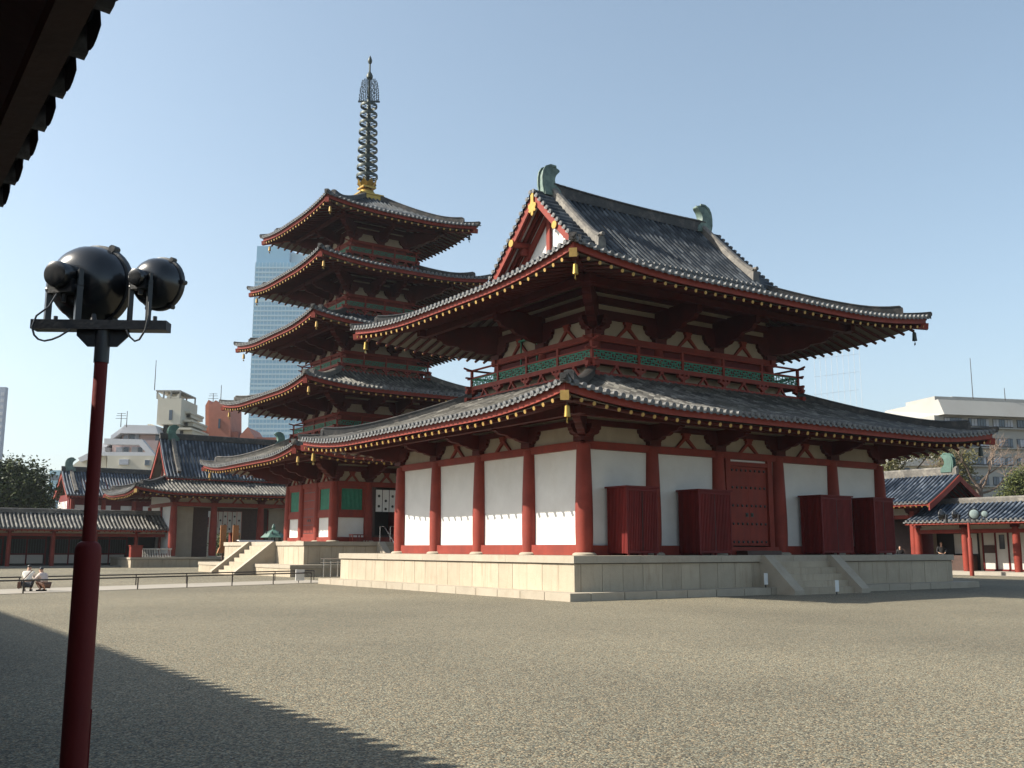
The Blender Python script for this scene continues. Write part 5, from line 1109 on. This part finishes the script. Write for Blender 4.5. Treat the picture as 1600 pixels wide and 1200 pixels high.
def crown_mesh(blobs, n, ls, seed, shell=.45):
    rnd = random.Random(seed); b = MB(); vol = [q[3]*q[4]*q[5] for q in blobs]; tot = sum(vol)
    for q, v in zip(blobs, vol):
        cnt = int(n*v/tot); nc = max(6, cnt//26)
        for _ in range(nc):
            while True:
                d = Vector((rnd.gauss(0, 1), rnd.gauss(0, 1), rnd.gauss(0, 1)))
                if d.length > .1: break
            d.normalize(); r = rnd.uniform(shell, 1.05)
            c = Vector((q[0]+d.x*q[3]*r, q[1]+d.y*q[4]*r, q[2]+d.z*q[5]*r)); cs = ls*rnd.uniform(1.6, 3.2)
            for _ in range(cnt//nc):
                p = c+Vector((rnd.gauss(0, .5), rnd.gauss(0, .5), rnd.gauss(0, .38)))*cs
                a = Vector((rnd.gauss(0, 1), rnd.gauss(0, 1), rnd.gauss(0, .6))).normalized(); e = a.orthogonal().normalized(); s_ = ls*rnd.uniform(.5, 1.0)
                e = (e*cos(1.)+a.cross(e)*rnd.uniform(-1, 1)).normalized()
                b.add([p-a*s_*.6, p+e*s_*.3, p+a*s_*.6, p-e*s_*.3], [(0, 1, 2, 3)])
    return b
def tree(name, base, label, blobs, n, ls, lm, seed, trunk_r=.3, trunk_h=None, limbs=True, twig=None):
    x, y = base; t = thing(name, (x, y, 0), label, 'tree', None)
    if blobs: crown_mesh(blobs, n, ls, seed).build('crown', lm, t)
    zt = trunk_h or (blobs[0][2] if blobs else 6); rnd = random.Random(seed+1)
    b = MB(); b.tube([(x, y, -.1), (x+.1, y, zt*.35), (x-.12, y+.1, zt*.7), (x, y, zt)], [trunk_r*1.25, trunk_r, trunk_r*.75, trunk_r*.35], 10)
    if limbs:
        for q in blobs[:9]:
            z0_ = zt*rnd.uniform(.35, .75); m_ = ((x+q[0])/2+rnd.uniform(-.4, .4), (y+q[1])/2+rnd.uniform(-.4, .4), (z0_+q[2])/2+.2); b.tube([(x, y, z0_), m_, (q[0], q[1], q[2])], [trunk_r*.4, trunk_r*.26, .04], 7)
    b.build('trunk', BARK, t, smooth=50); return t
hf = Vector((cos(HEAD), sin(HEAD), 0))
def pxy(D, u, v):
    "lateral offset and height of a thing seen at (u,v) at ground distance D ahead"
    h = D*math.tan(PITCH+math.atan((600-v)/F_PX)); return (u-800)/F_PX*(D*cos(PITCH)+h*sin(PITCH)), h+CZ
def TF(D): return lambda a, o, z: (CX+rt.x*a+hf.x*(D+o), CY+rt.y*a+hf.y*(D+o), z)
def blob(D, u, v, ru, rv, dep=None, do=0):
    a, h = pxy(D, u, v); k = D/F_PX*1.0; p = TF(D)(a, do, h); r = ru*k; return (p[0], p[1], p[2], dep or r, dep or r, rv*k)
D = 92
bl = [blob(D, 20, 775, 42, 34), blob(D, -30, 765, 45, 45), blob(D, 55, 765, 26, 30), blob(D, 40, 738, 26, 17), blob(D, 5, 735, 26, 16), blob(D, 70, 778, 18, 20), blob(D, 62, 748, 14, 14), blob(D, -10, 800, 50, 25), blob(D, 50, 795, 30, 18), blob(D, -70, 750, 45, 50)]
p_ = TF(D)(pxy(D, 10, 800)[0], 0, 0)
tree('evergreen_tree', p_[:2], 'dark dense evergreen tree behind the south cloister at the left edge', bl, 34000, .36, LEAF_DK, 11, .35, 6)
D = 88
bl = [blob(D, 1395, 712, 22, 12), blob(D, 1425, 706, 26, 9), blob(D, 1455, 705, 22, 9), blob(D, 1385, 732, 24, 14), blob(D, 1372, 745, 22, 16)]
p_ = TF(D)(pxy(D, 1372, 745)[0], 2, 0)
pn = tree('pine_tree', p_[:2], 'pine with a long level branch above the west gate roof', bl, 7000, .22, LEAF_OL, 5, .28, 7.5)
D = 100
bl = [blob(D, 1490, 725, 28, 26), blob(D, 1470, 705, 22, 14), blob(D, 1500, 750, 26, 24), blob(D, 1510, 715, 18, 18), blob(D, 1480, 745, 22, 25), blob(D, 1515, 772, 20, 18)]
p_ = TF(D)(pxy(D, 1495, 760)[0], 1, 0)
tree('broadleaf_tree', p_[:2], 'olive brown leafy tree between the west gate ornament and the office building', bl, 8500, .24, LEAF_OL, 8, .3, 8)
D = 84
bl = [blob(D, 1592, 760, 18, 30), blob(D, 1600, 745, 10, 22), blob(D, 1575, 780, 16, 18), blob(D, 1562, 785, 11, 13), blob(D, 1612, 765, 20, 30)]
p_ = TF(D)(pxy(D, 1590, 790)[0], 0, 0)
tree('conifer_tree', p_[:2], 'bushy green conifer at the right edge above the west cloister roof', bl, 9000, .2, LEAF_CY, 9, .25, 7)
# bare tree
D = 96; a0, _ = pxy(D, 1532, 790); T = TF(D); t = thing('bare_tree', T(a0, 0, 0), 'leafless tree with pale twigs in front of the office building', 'tree')
rnd = random.Random(21); b = MB(); tw = MB()
P_ = lambda u, v, o=0: T(pxy(D, u, v)[0], o, pxy(D, u, v)[1])
b.tube([T(a0, 0, 0), P_(1532, 790), P_(1531, 765), P_(1527, 755)], [.4, .34, .28, .2], 9)
def br(p, d, L, r, dep):
    if dep > 5 or L < .25: return
    q = p+d*L; (b if dep < 2 else tw).tube([p, p+d*L*.5+Vector((rnd.gauss(0, .06), rnd.gauss(0, .06), rnd.gauss(0, .06)))*L, q], [r, r*.8, r*.6], 5)
    for k in range(3 if dep > 0 else 2):
        nd_ = (d+Vector((rnd.gauss(0, .5), rnd.gauss(0, .5), rnd.gauss(.1, .4)))).normalized(); br(q, nd_, L*rnd.uniform(.62, .85), r*.55, dep+1)
for (u, v), d in (((1527, 757), (-.5, .2, .9)), ((1531, 765), (.5, -.2, .8)), ((1531, 770), (.8, -.4, .3)), ((1529, 762), (-.8, .3, .3)), ((1530, 768), (.2, -.5, 1.))): br(Vector(P_(u, v)), Vector(d).normalized(), 1.9, .14, 0)
b.build('trunk', BARK, t, smooth=50); tw.build('twigs', TWIG, t)
# shrub seen through the gate
bl = [blob(105, 355, 842, 16, 14), blob(105, 345, 856, 16, 14), blob(105, 368, 856, 14, 14)]
p_ = TF(105)(pxy(105, 356, 860)[0], 0, 0); t = thing('shrub', (p_[0], p_[1], 0), 'leafy green shrub seen through the middle gate', 'shrub'); crown_mesh(bl, 3500, .22, 4).build('foliage', LEAF_CY, t)
# ================================================================== CITY BEHIND
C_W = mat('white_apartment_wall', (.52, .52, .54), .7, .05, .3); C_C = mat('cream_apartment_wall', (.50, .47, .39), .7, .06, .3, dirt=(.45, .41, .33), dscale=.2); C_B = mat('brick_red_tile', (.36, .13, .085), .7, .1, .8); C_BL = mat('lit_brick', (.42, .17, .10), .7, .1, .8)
C_G = mat('grey_concrete', (.30, .297, .28), .8, .06, .2, dirt=(.28, .27, .25), dscale=.15); C_GL = mat('blue_curtain_glass', (.12, .30, .44), .2, .06, .05, spec=.6); C_GB = mat('pale_spandrel_glass', (.27, .42, .50), .3, .05, .05)
C_WIN = mat('window_glass', (.07, .09, .12), .15, .15, 1)
C_PK = mat('pink_wall', (.55, .40, .37), .8, .05, .3); C_CUR = mat('curtain', (.34, .36, .40), .8, .2, 2)
def fbox(mb, D, u0, u1, v0, v1, o0, o1, mi=0):
    T = TF(D); a0, z1 = pxy(D, u0, v0); a1, z0 = pxy(D, u1, v1); a0 = pxy(D, u0, v1)[0]; mb.box(a0, a1, o0, o1, z0, z1, T, mi)
def fpoly(mb, D, pts, o0, o1): mb.prism([pxy(D, u, v) for u, v in pts], o0, o1, TF(D))
def fmast(name, D, u, v0, v1, label, ant=False):
    T = TF(D); a, z1 = pxy(D, u, v0); _, z0 = pxy(D, u, v1); a = pxy(D, u, v1)[0]; t = thing(name, T(a, 1, z0), label, 'antenna'); b = MB(); b.cyl(T(a, 1, z0-.5), T(a, 1, z1), D*.00045, D*.0003, 6); b.build('mast', 'rail', t)
    if ant:
        for f in (.95, .75, .5): b = MB(); w_ = .9*(1.2-f*.5); zz = z0+(z1-z0)*f; b.beam(T(a-w_, 1, zz), T(a+w_, 1, zz), .06, .06); b.build('aerial_rod', 'rail', t)
    return t
# terraced apartment block
D = 150; T = TF(D); am, _ = pxy(D, 185, 730); ap = thing('apartment_block', T(am, 0, 0), 'white terraced apartment block with a cream stair tower behind the left gate', 'apartment building')
b = MB(); fbox(b, D, 158, 243, 713, 870, 0, 22); b.build('lower_wall', C_C, ap)
b = MB(); fpoly(b, D, [(100, 732), (122, 716), (160, 704), (160, 870), (100, 870)], 1.5, 24); b.build('stepped_wing', C_C, ap)
b = MB(); fpoly(b, D, [(118, 716), (150, 700), (160, 698), (160, 710), (122, 722)], .9, 22); b.build('wing_parapet', C_W, ap)
b = MB(); fpoly(b, D, [(125, 702), (150, 690), (168, 677), (168, 684), (150, 699), (127, 708)], 3, 24); b.build('wing_parapet', C_W, ap)
b = MB(); fbox(b, D, 162, 236, 686, 713, 3.0, 22); b.build('middle_wall', C_PK, ap)
b = MB(); fpoly(b, D, [(163, 686), (222, 687.5), (243, 713), (158, 713), (158, 707), (228, 707.5), (217, 696), (163, 695)], 0, 1.2); b.build('terrace_frame', C_W, ap)
b = MB(); fbox(b, D, 174, 238, 674, 687, 4.0, 20); b.build('upper_wall', C_PK, ap)
b = MB(); fpoly(b, D, [(186, 662), (235, 663), (239, 676), (178, 675)], 2.2, 19); b.build('mansard_roof', C_W, ap)
b = MB(); fpoly(b, D, [(186, 662), (178, 675), (163, 686), (163, 679)], 2.5, 20); b.build('roof_slope', C_W, ap)
for u0, u1, v0, v1, o, m in ((170, 180, 697, 706, 2.9, C_CUR), (182, 190, 697, 706, 2.9, C_WIN), (195, 204, 697, 706, 2.9, C_CUR), (205, 212, 697, 706, 2.9, C_WIN), (187, 196, 675, 686, 3.9, C_WIN), (196, 202, 675, 686, 3.9, C_CUR), (229, 235, 676, 686, 3.9, C_WIN), (187, 201, 719, 727, -.1, C_CUR), (227, 234, 720, 728, -.1, C_WIN), (178, 185, 676, 686, 3.9, C_CUR)):
    f = MB(); fbox(f, D, u0-.4, u1+.4, v0-.4, v1+.4, o-.12, o+.1); fr_ = f.build('window', C_W, ap); f = MB(); fbox(f, D, u0, u1, v0, v1, o-.16, o-.11); f.build('pane', m, fr_)
b = MB(); fbox(b, D, 236, 262, 658, 720, 5, 14); b.build('tower_shaft', C_C, ap); b = MB(); fbox(b, D, 236.5, 245, 659, 686, 4.9, 5.0); b.build('shaft_opening', 'dark', ap)
b = MB(); fbox(b, D, 230, 268, 617, 659, 4, 12); b.build('tower_head', C_C, ap)
b = MB(); fpoly(b, D, [(230, 617), (230, 608), (233, 609), (236, 614), (242, 617)], 4, 4.4); fpoly(b, D, [(268, 617), (268, 609), (265, 610), (262, 614), (255, 615), (250, 612), (246, 616)], 4, 4.4); b.build('tower_crest', C_C, ap)
b = MB(); fbox(b, D, 229, 268, 604, 606, 4, 12); 
for u in (230, 240, 252, 266.5): fbox(b, D, u, u+1.4, 606, 618, 4, 4.4); fbox(b, D, u, u+1.4, 606, 618, 11.4, 11.8)
b.build('tank_frame', C_G, ap); b = MB(); fbox(b, D, 240, 257, 607, 617, 6, 9); b.build('water_tank', C_C, ap)
f = MB(); fbox(f, D, 250, 255, 636, 652, 3.9, 4.0); f.build('slit_window', C_WIN, ap)
for k, (u, v) in enumerate(((268, 635), (268, 650), (264, 664), (243, 690))):
    b = MB(); fbox(b, D, u, u+10+6*k, v, v+3.2, 6-k, 13); fbox(b, D, u, u+8+6*k, v+3.2, v+9, 7-k, 13); b.build('stair_balcony', C_C, ap); b = MB(); fbox(b, D, u+1, u+6, v+4, v+9, 6.8-k, 6.9-k); b.build('stair_opening', 'dark', ap)
b = MB(); fbox(b, D, 236, 262, 686, 718, 3, 5); b.build('rear_wall', C_C, ap)
b = MB(); fbox(b, D, 208, 214, 656, 662, 6, 8); b.build('chimney', C_C, ap)
fmast('mast', D, 238, 562, 604, 'thin mast on top of the apartment stair tower'); fmast('aerial', D, 185, 645, 662, 'television aerial on the terraced apartment roof', True); fmast('mast', D, 194, 642, 662, 'short thin mast on the terraced apartment roof')
# brick building
D = 165; T = TF(D); am, _ = pxy(D, 345, 700); bk = thing('brick_building', T(am, 0, 0), 'red brick building with a narrow stair tower between the gate and the glass tower', 'building')
b = MB(); fbox(b, D, 296, 420, 682, 870, 2, 20); b.build('lower_wall', C_B, bk)
b = MB(); fpoly(b, D, [(326, 626), (330, 632), (337, 626), (343, 632), (350, 627), (360, 634), (360, 690), (326, 690)], 0, 7); b.build('stair_tower', C_B, bk)
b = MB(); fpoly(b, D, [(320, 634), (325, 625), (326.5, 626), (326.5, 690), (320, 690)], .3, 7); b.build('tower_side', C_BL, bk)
for q in ((304, 677, 314, 666, 323, 677), (375, 681, 387, 668, 397, 683)): b = MB(); fpoly(b, D, [(q[0], q[1]+12), (q[0], q[1]), (q[2], q[3]), (q[4], q[5]), (q[4], q[5]+12)], 0, 8); b.build('gabled_dormer', C_B, bk)
b = MB(); fbox(b, D, 341, 344, 655, 670, -.1, 0); b.build('slit_window', C_WIN, bk); b = MB(); fbox(b, D, 359, 369, 674, 690, 1, 7); b.build('annex_wall', C_B, bk)
fmast('aerial', D, 330, 614, 630, 'television aerial on the brick stair tower', True); fmast('mast', D, 342, 601, 630, 'thin mast on the brick stair tower')
# glass tower
D = 880; T = TF(D); a0, z1 = pxy(D, 400.5, 384); a1, _ = pxy(D, 548, 384); a0b = a0
gt = thing('glass_tower', T((a0+a1)/2, 0, 0), 'pale blue glass skyscraper far behind the pagoda', 'skyscraper')
b = MB(); b.box(a0, a1, 0, 60, 0, z1-16, T); b.build('tower_body', C_GL, gt)
b = MB(); b.box(a0, a0+30, 2, 58, z1-16, z1, T); b.build('roof_screen', C_GL, gt); b = MB(); b.box(a0+30, a1, 8, 58, z1-16, z1-5, T); b.build('roof_recess', C_GB, gt)
for i in range(54):
    z = 20+4.45*i
    if z > z1-20: break
    b = MB(); b.box(a0-.4, a1+.4, -.5, 60.3, z, z+(1.5 if i % 9 else 2.6), T); b.build('floor_band', C_GB, gt)
b = MB()
for i in range(28): x = a0+(a1-a0)*i/27; b.box(x-.18, x+.18, -.55, -.3, 0, z1-16, T)
b.build('mullions', C_GB, gt)
D = 560; T = TF(D); a1, z1 = pxy(D, 9, 606); bt = thing('office_tower', T(a1-12, 0, 0), 'blue grey office tower cut off by the left edge', 'office tower')
b = MB(); b.box(a1-24, a1, 0, 3, 0, z1, T); b.build('wall', mat('slate_blue_wall', (.22, .26, .34), .6, .05, .1), bt)
for i in range(22):
    z = z1-5-3.7*i; b = MB()
    for q in range(5): b.box(a1-2.2-q*4.4, a1-.4-q*4.4, -.15, 0, z, z+1.9, T)
    b.build('window_row', C_CUR, bt)
D = 300; T = TF(D); a0, z1 = pxy(D, 78, 736); b = MB(); fb_ = thing('far_block', T(a0, 0, 0), 'small pale blue block just left of the great south gate', 'building'); b.box(a0, a0+3, 0, 10, 0, z1, T); b.build('wall', C_GB, fb_)
for i in range(4): w_ = MB(); w_.box(a0+.3, a0+2.7, -.1, 0, z1-3-4*i, z1-1.4-4*i, T); w_.build('window', C_WIN, fb_)
# office block at the right
D = 125; T0 = TF(D); ra_ = radians(14); T = lambda a, o, z: T0(54+(a-54)*cos(ra_)-o*sin(ra_), (a-54)*sin(ra_)+o*cos(ra_), z)
TFs = TF; TF = lambda d: T if d == 125 else TFs(d)
am, _ = pxy(D, 1560, 700); ob = thing('office_block', T(am, 0, 0), 'large beige concrete office block with window rows at the right edge', 'office building')
b = MB(); fbox(b, D, 1473, 1760, 648, 870, 0, 11); b.build('wall', C_G, ob)
b = MB(); a0, zt_ = pxy(D, 1465, 623); a1, zb_ = pxy(D, 1465, 648); a2 = pxy(D, 1760, 623)[0]
b.v += [T(a0, 0, zt_), T(a2, 0, zt_), T(a2, -1.2, zb_), T(a1-.0, -1.2, zb_), T(a0, 11, zt_), T(a2, 11, zt_), T(a2, 12, zb_), T(a1-1.2, 12, zb_)]
b.f += [(0, 1, 2, 3), (4, 5, 1, 0), (4, 0, 3, 7), (3, 2, 6, 7), (5, 6, 2, 1), (4, 7, 6, 5)]; b.m += [0]*6; b.build('sloped_parapet', C_G, ob)
b = MB(); fbox(b, D, 1478, 1517, 614, 624, 2, 8); b.build('roof_hut', C_G, ob); b = MB(); fbox(b, D, 1520, 1760, 611, 624, 3, 10); b.build('penthouse', C_G, ob)
for r_, (v0, v1) in enumerate(((650.5, 663.5), (681, 695), (711, 724), (742, 756))):
    for q, (u0, u1) in enumerate(((1476, 1512), (1520, 1557), (1565, 1602), (1610, 1646), (1655, 1690))):
        f = MB(); fbox(f, D, u0, u1, v0, v1, -.06, .04); fr_ = f.build('window', 'rail', ob); rnd = random.Random(r_*9+q); c = MB(); n = 7
        f = MB()
        for k in range(n):
            x0 = u0+(u1-u0)*k/n+.4; x1 = u0+(u1-u0)*(k+1)/n-.4
            f = MB(); fbox(f, D, x0, x1, v0+.8, v1-1.2, -.09, -.062); q_ = rnd.random() < .6; f.build('pane' if q_ else 'curtained_pane', C_WIN if q_ else C_CUR, fr_)

    b = MB(); fbox(b, D, 1473, 1760, v1+1.5, v1+3, -.5, 0); b.build('sill_band', C_G, ob)
fmast('mast', D, 1538, 553, 612, 'thin mast on the roof of the beige office block'); fmast('mast', D, 1598, 598, 612, 'stubby mast at the right end of the office block roof')
b = MB(); D = 112; am, _ = pxy(D, 1440, 740); T = TF(D); hb = thing('house', T(am, 0, 0), 'low cream house behind the west gate ridge ornament', 'house')
b = MB(); fbox(b, D, 1408, 1474, 722, 870, 0, 12); b.build('wall', C_C, hb); b = MB(); fpoly(b, D, [(1405, 724), (1440, 712), (1476, 722), (1476, 726), (1405, 728)], -.5, 13); b.build('roof', C_G, hb)
for u in (1414, 1432, 1456): f = MB(); fbox(f, D, u, u+8, 730, 742, -.08, .02); f.build('window', C_WIN, hb)
# driving range net, very faint in the distance
D = 260; T = TF(D); am, _ = pxy(D, 1310, 700); nt_ = thing('net_screen', T(am, 0, 0), 'faint tall net screen on thin posts right of the hall', 'net')
NP = mat('pale_steel_post', (.45, .48, .52), .6, .05, 1)
for k in range(9):
    u = 1272+70*k/8; v = 560-20*k/8 if k < 5 else 541+8*(k-5)/3*0; a, z1 = pxy(D, u, v); b = MB(); b.cyl(T(a, 0, 0), T(a, 0, z1), .055, None, 5); b.build('post', NP, nt_)
b = MB()
for k in range(3): v = 552+28*k; a0, z0_ = pxy(D, 1272, v+8); a1, z1 = pxy(D, 1342, v); b.cyl(T(a0, 0, z0_), T(a1, 0, z1), .04, None, 4)
b.build('wires', NP, nt_)
# plain city blocks that close the view between the nearer buildings

# haze between the camera and the far city
hz = MB(); hz.box(-1600, 2100, -1500, 1900, -1.0, 300); h_ = hz.build('haze', M['white']); h_['kind'] = 'stuff'
m = bpy.data.materials.new('haze_air'); m.use_nodes = True; nt = m.node_tree; nt.nodes.clear(); o_ = N(nt, 'ShaderNodeOutputMaterial'); pv = N(nt, 'ShaderNodeVolumePrincipled')
pv.inputs['Color'].default_value = (.86, .94, 1.0, 1); pv.inputs['Density'].default_value = .00019; pv.inputs['Anisotropy'].default_value = .45; nt.links.new(pv.outputs[0], o_.inputs['Volume']); h_.data.materials.clear(); h_.data.materials.append(m)
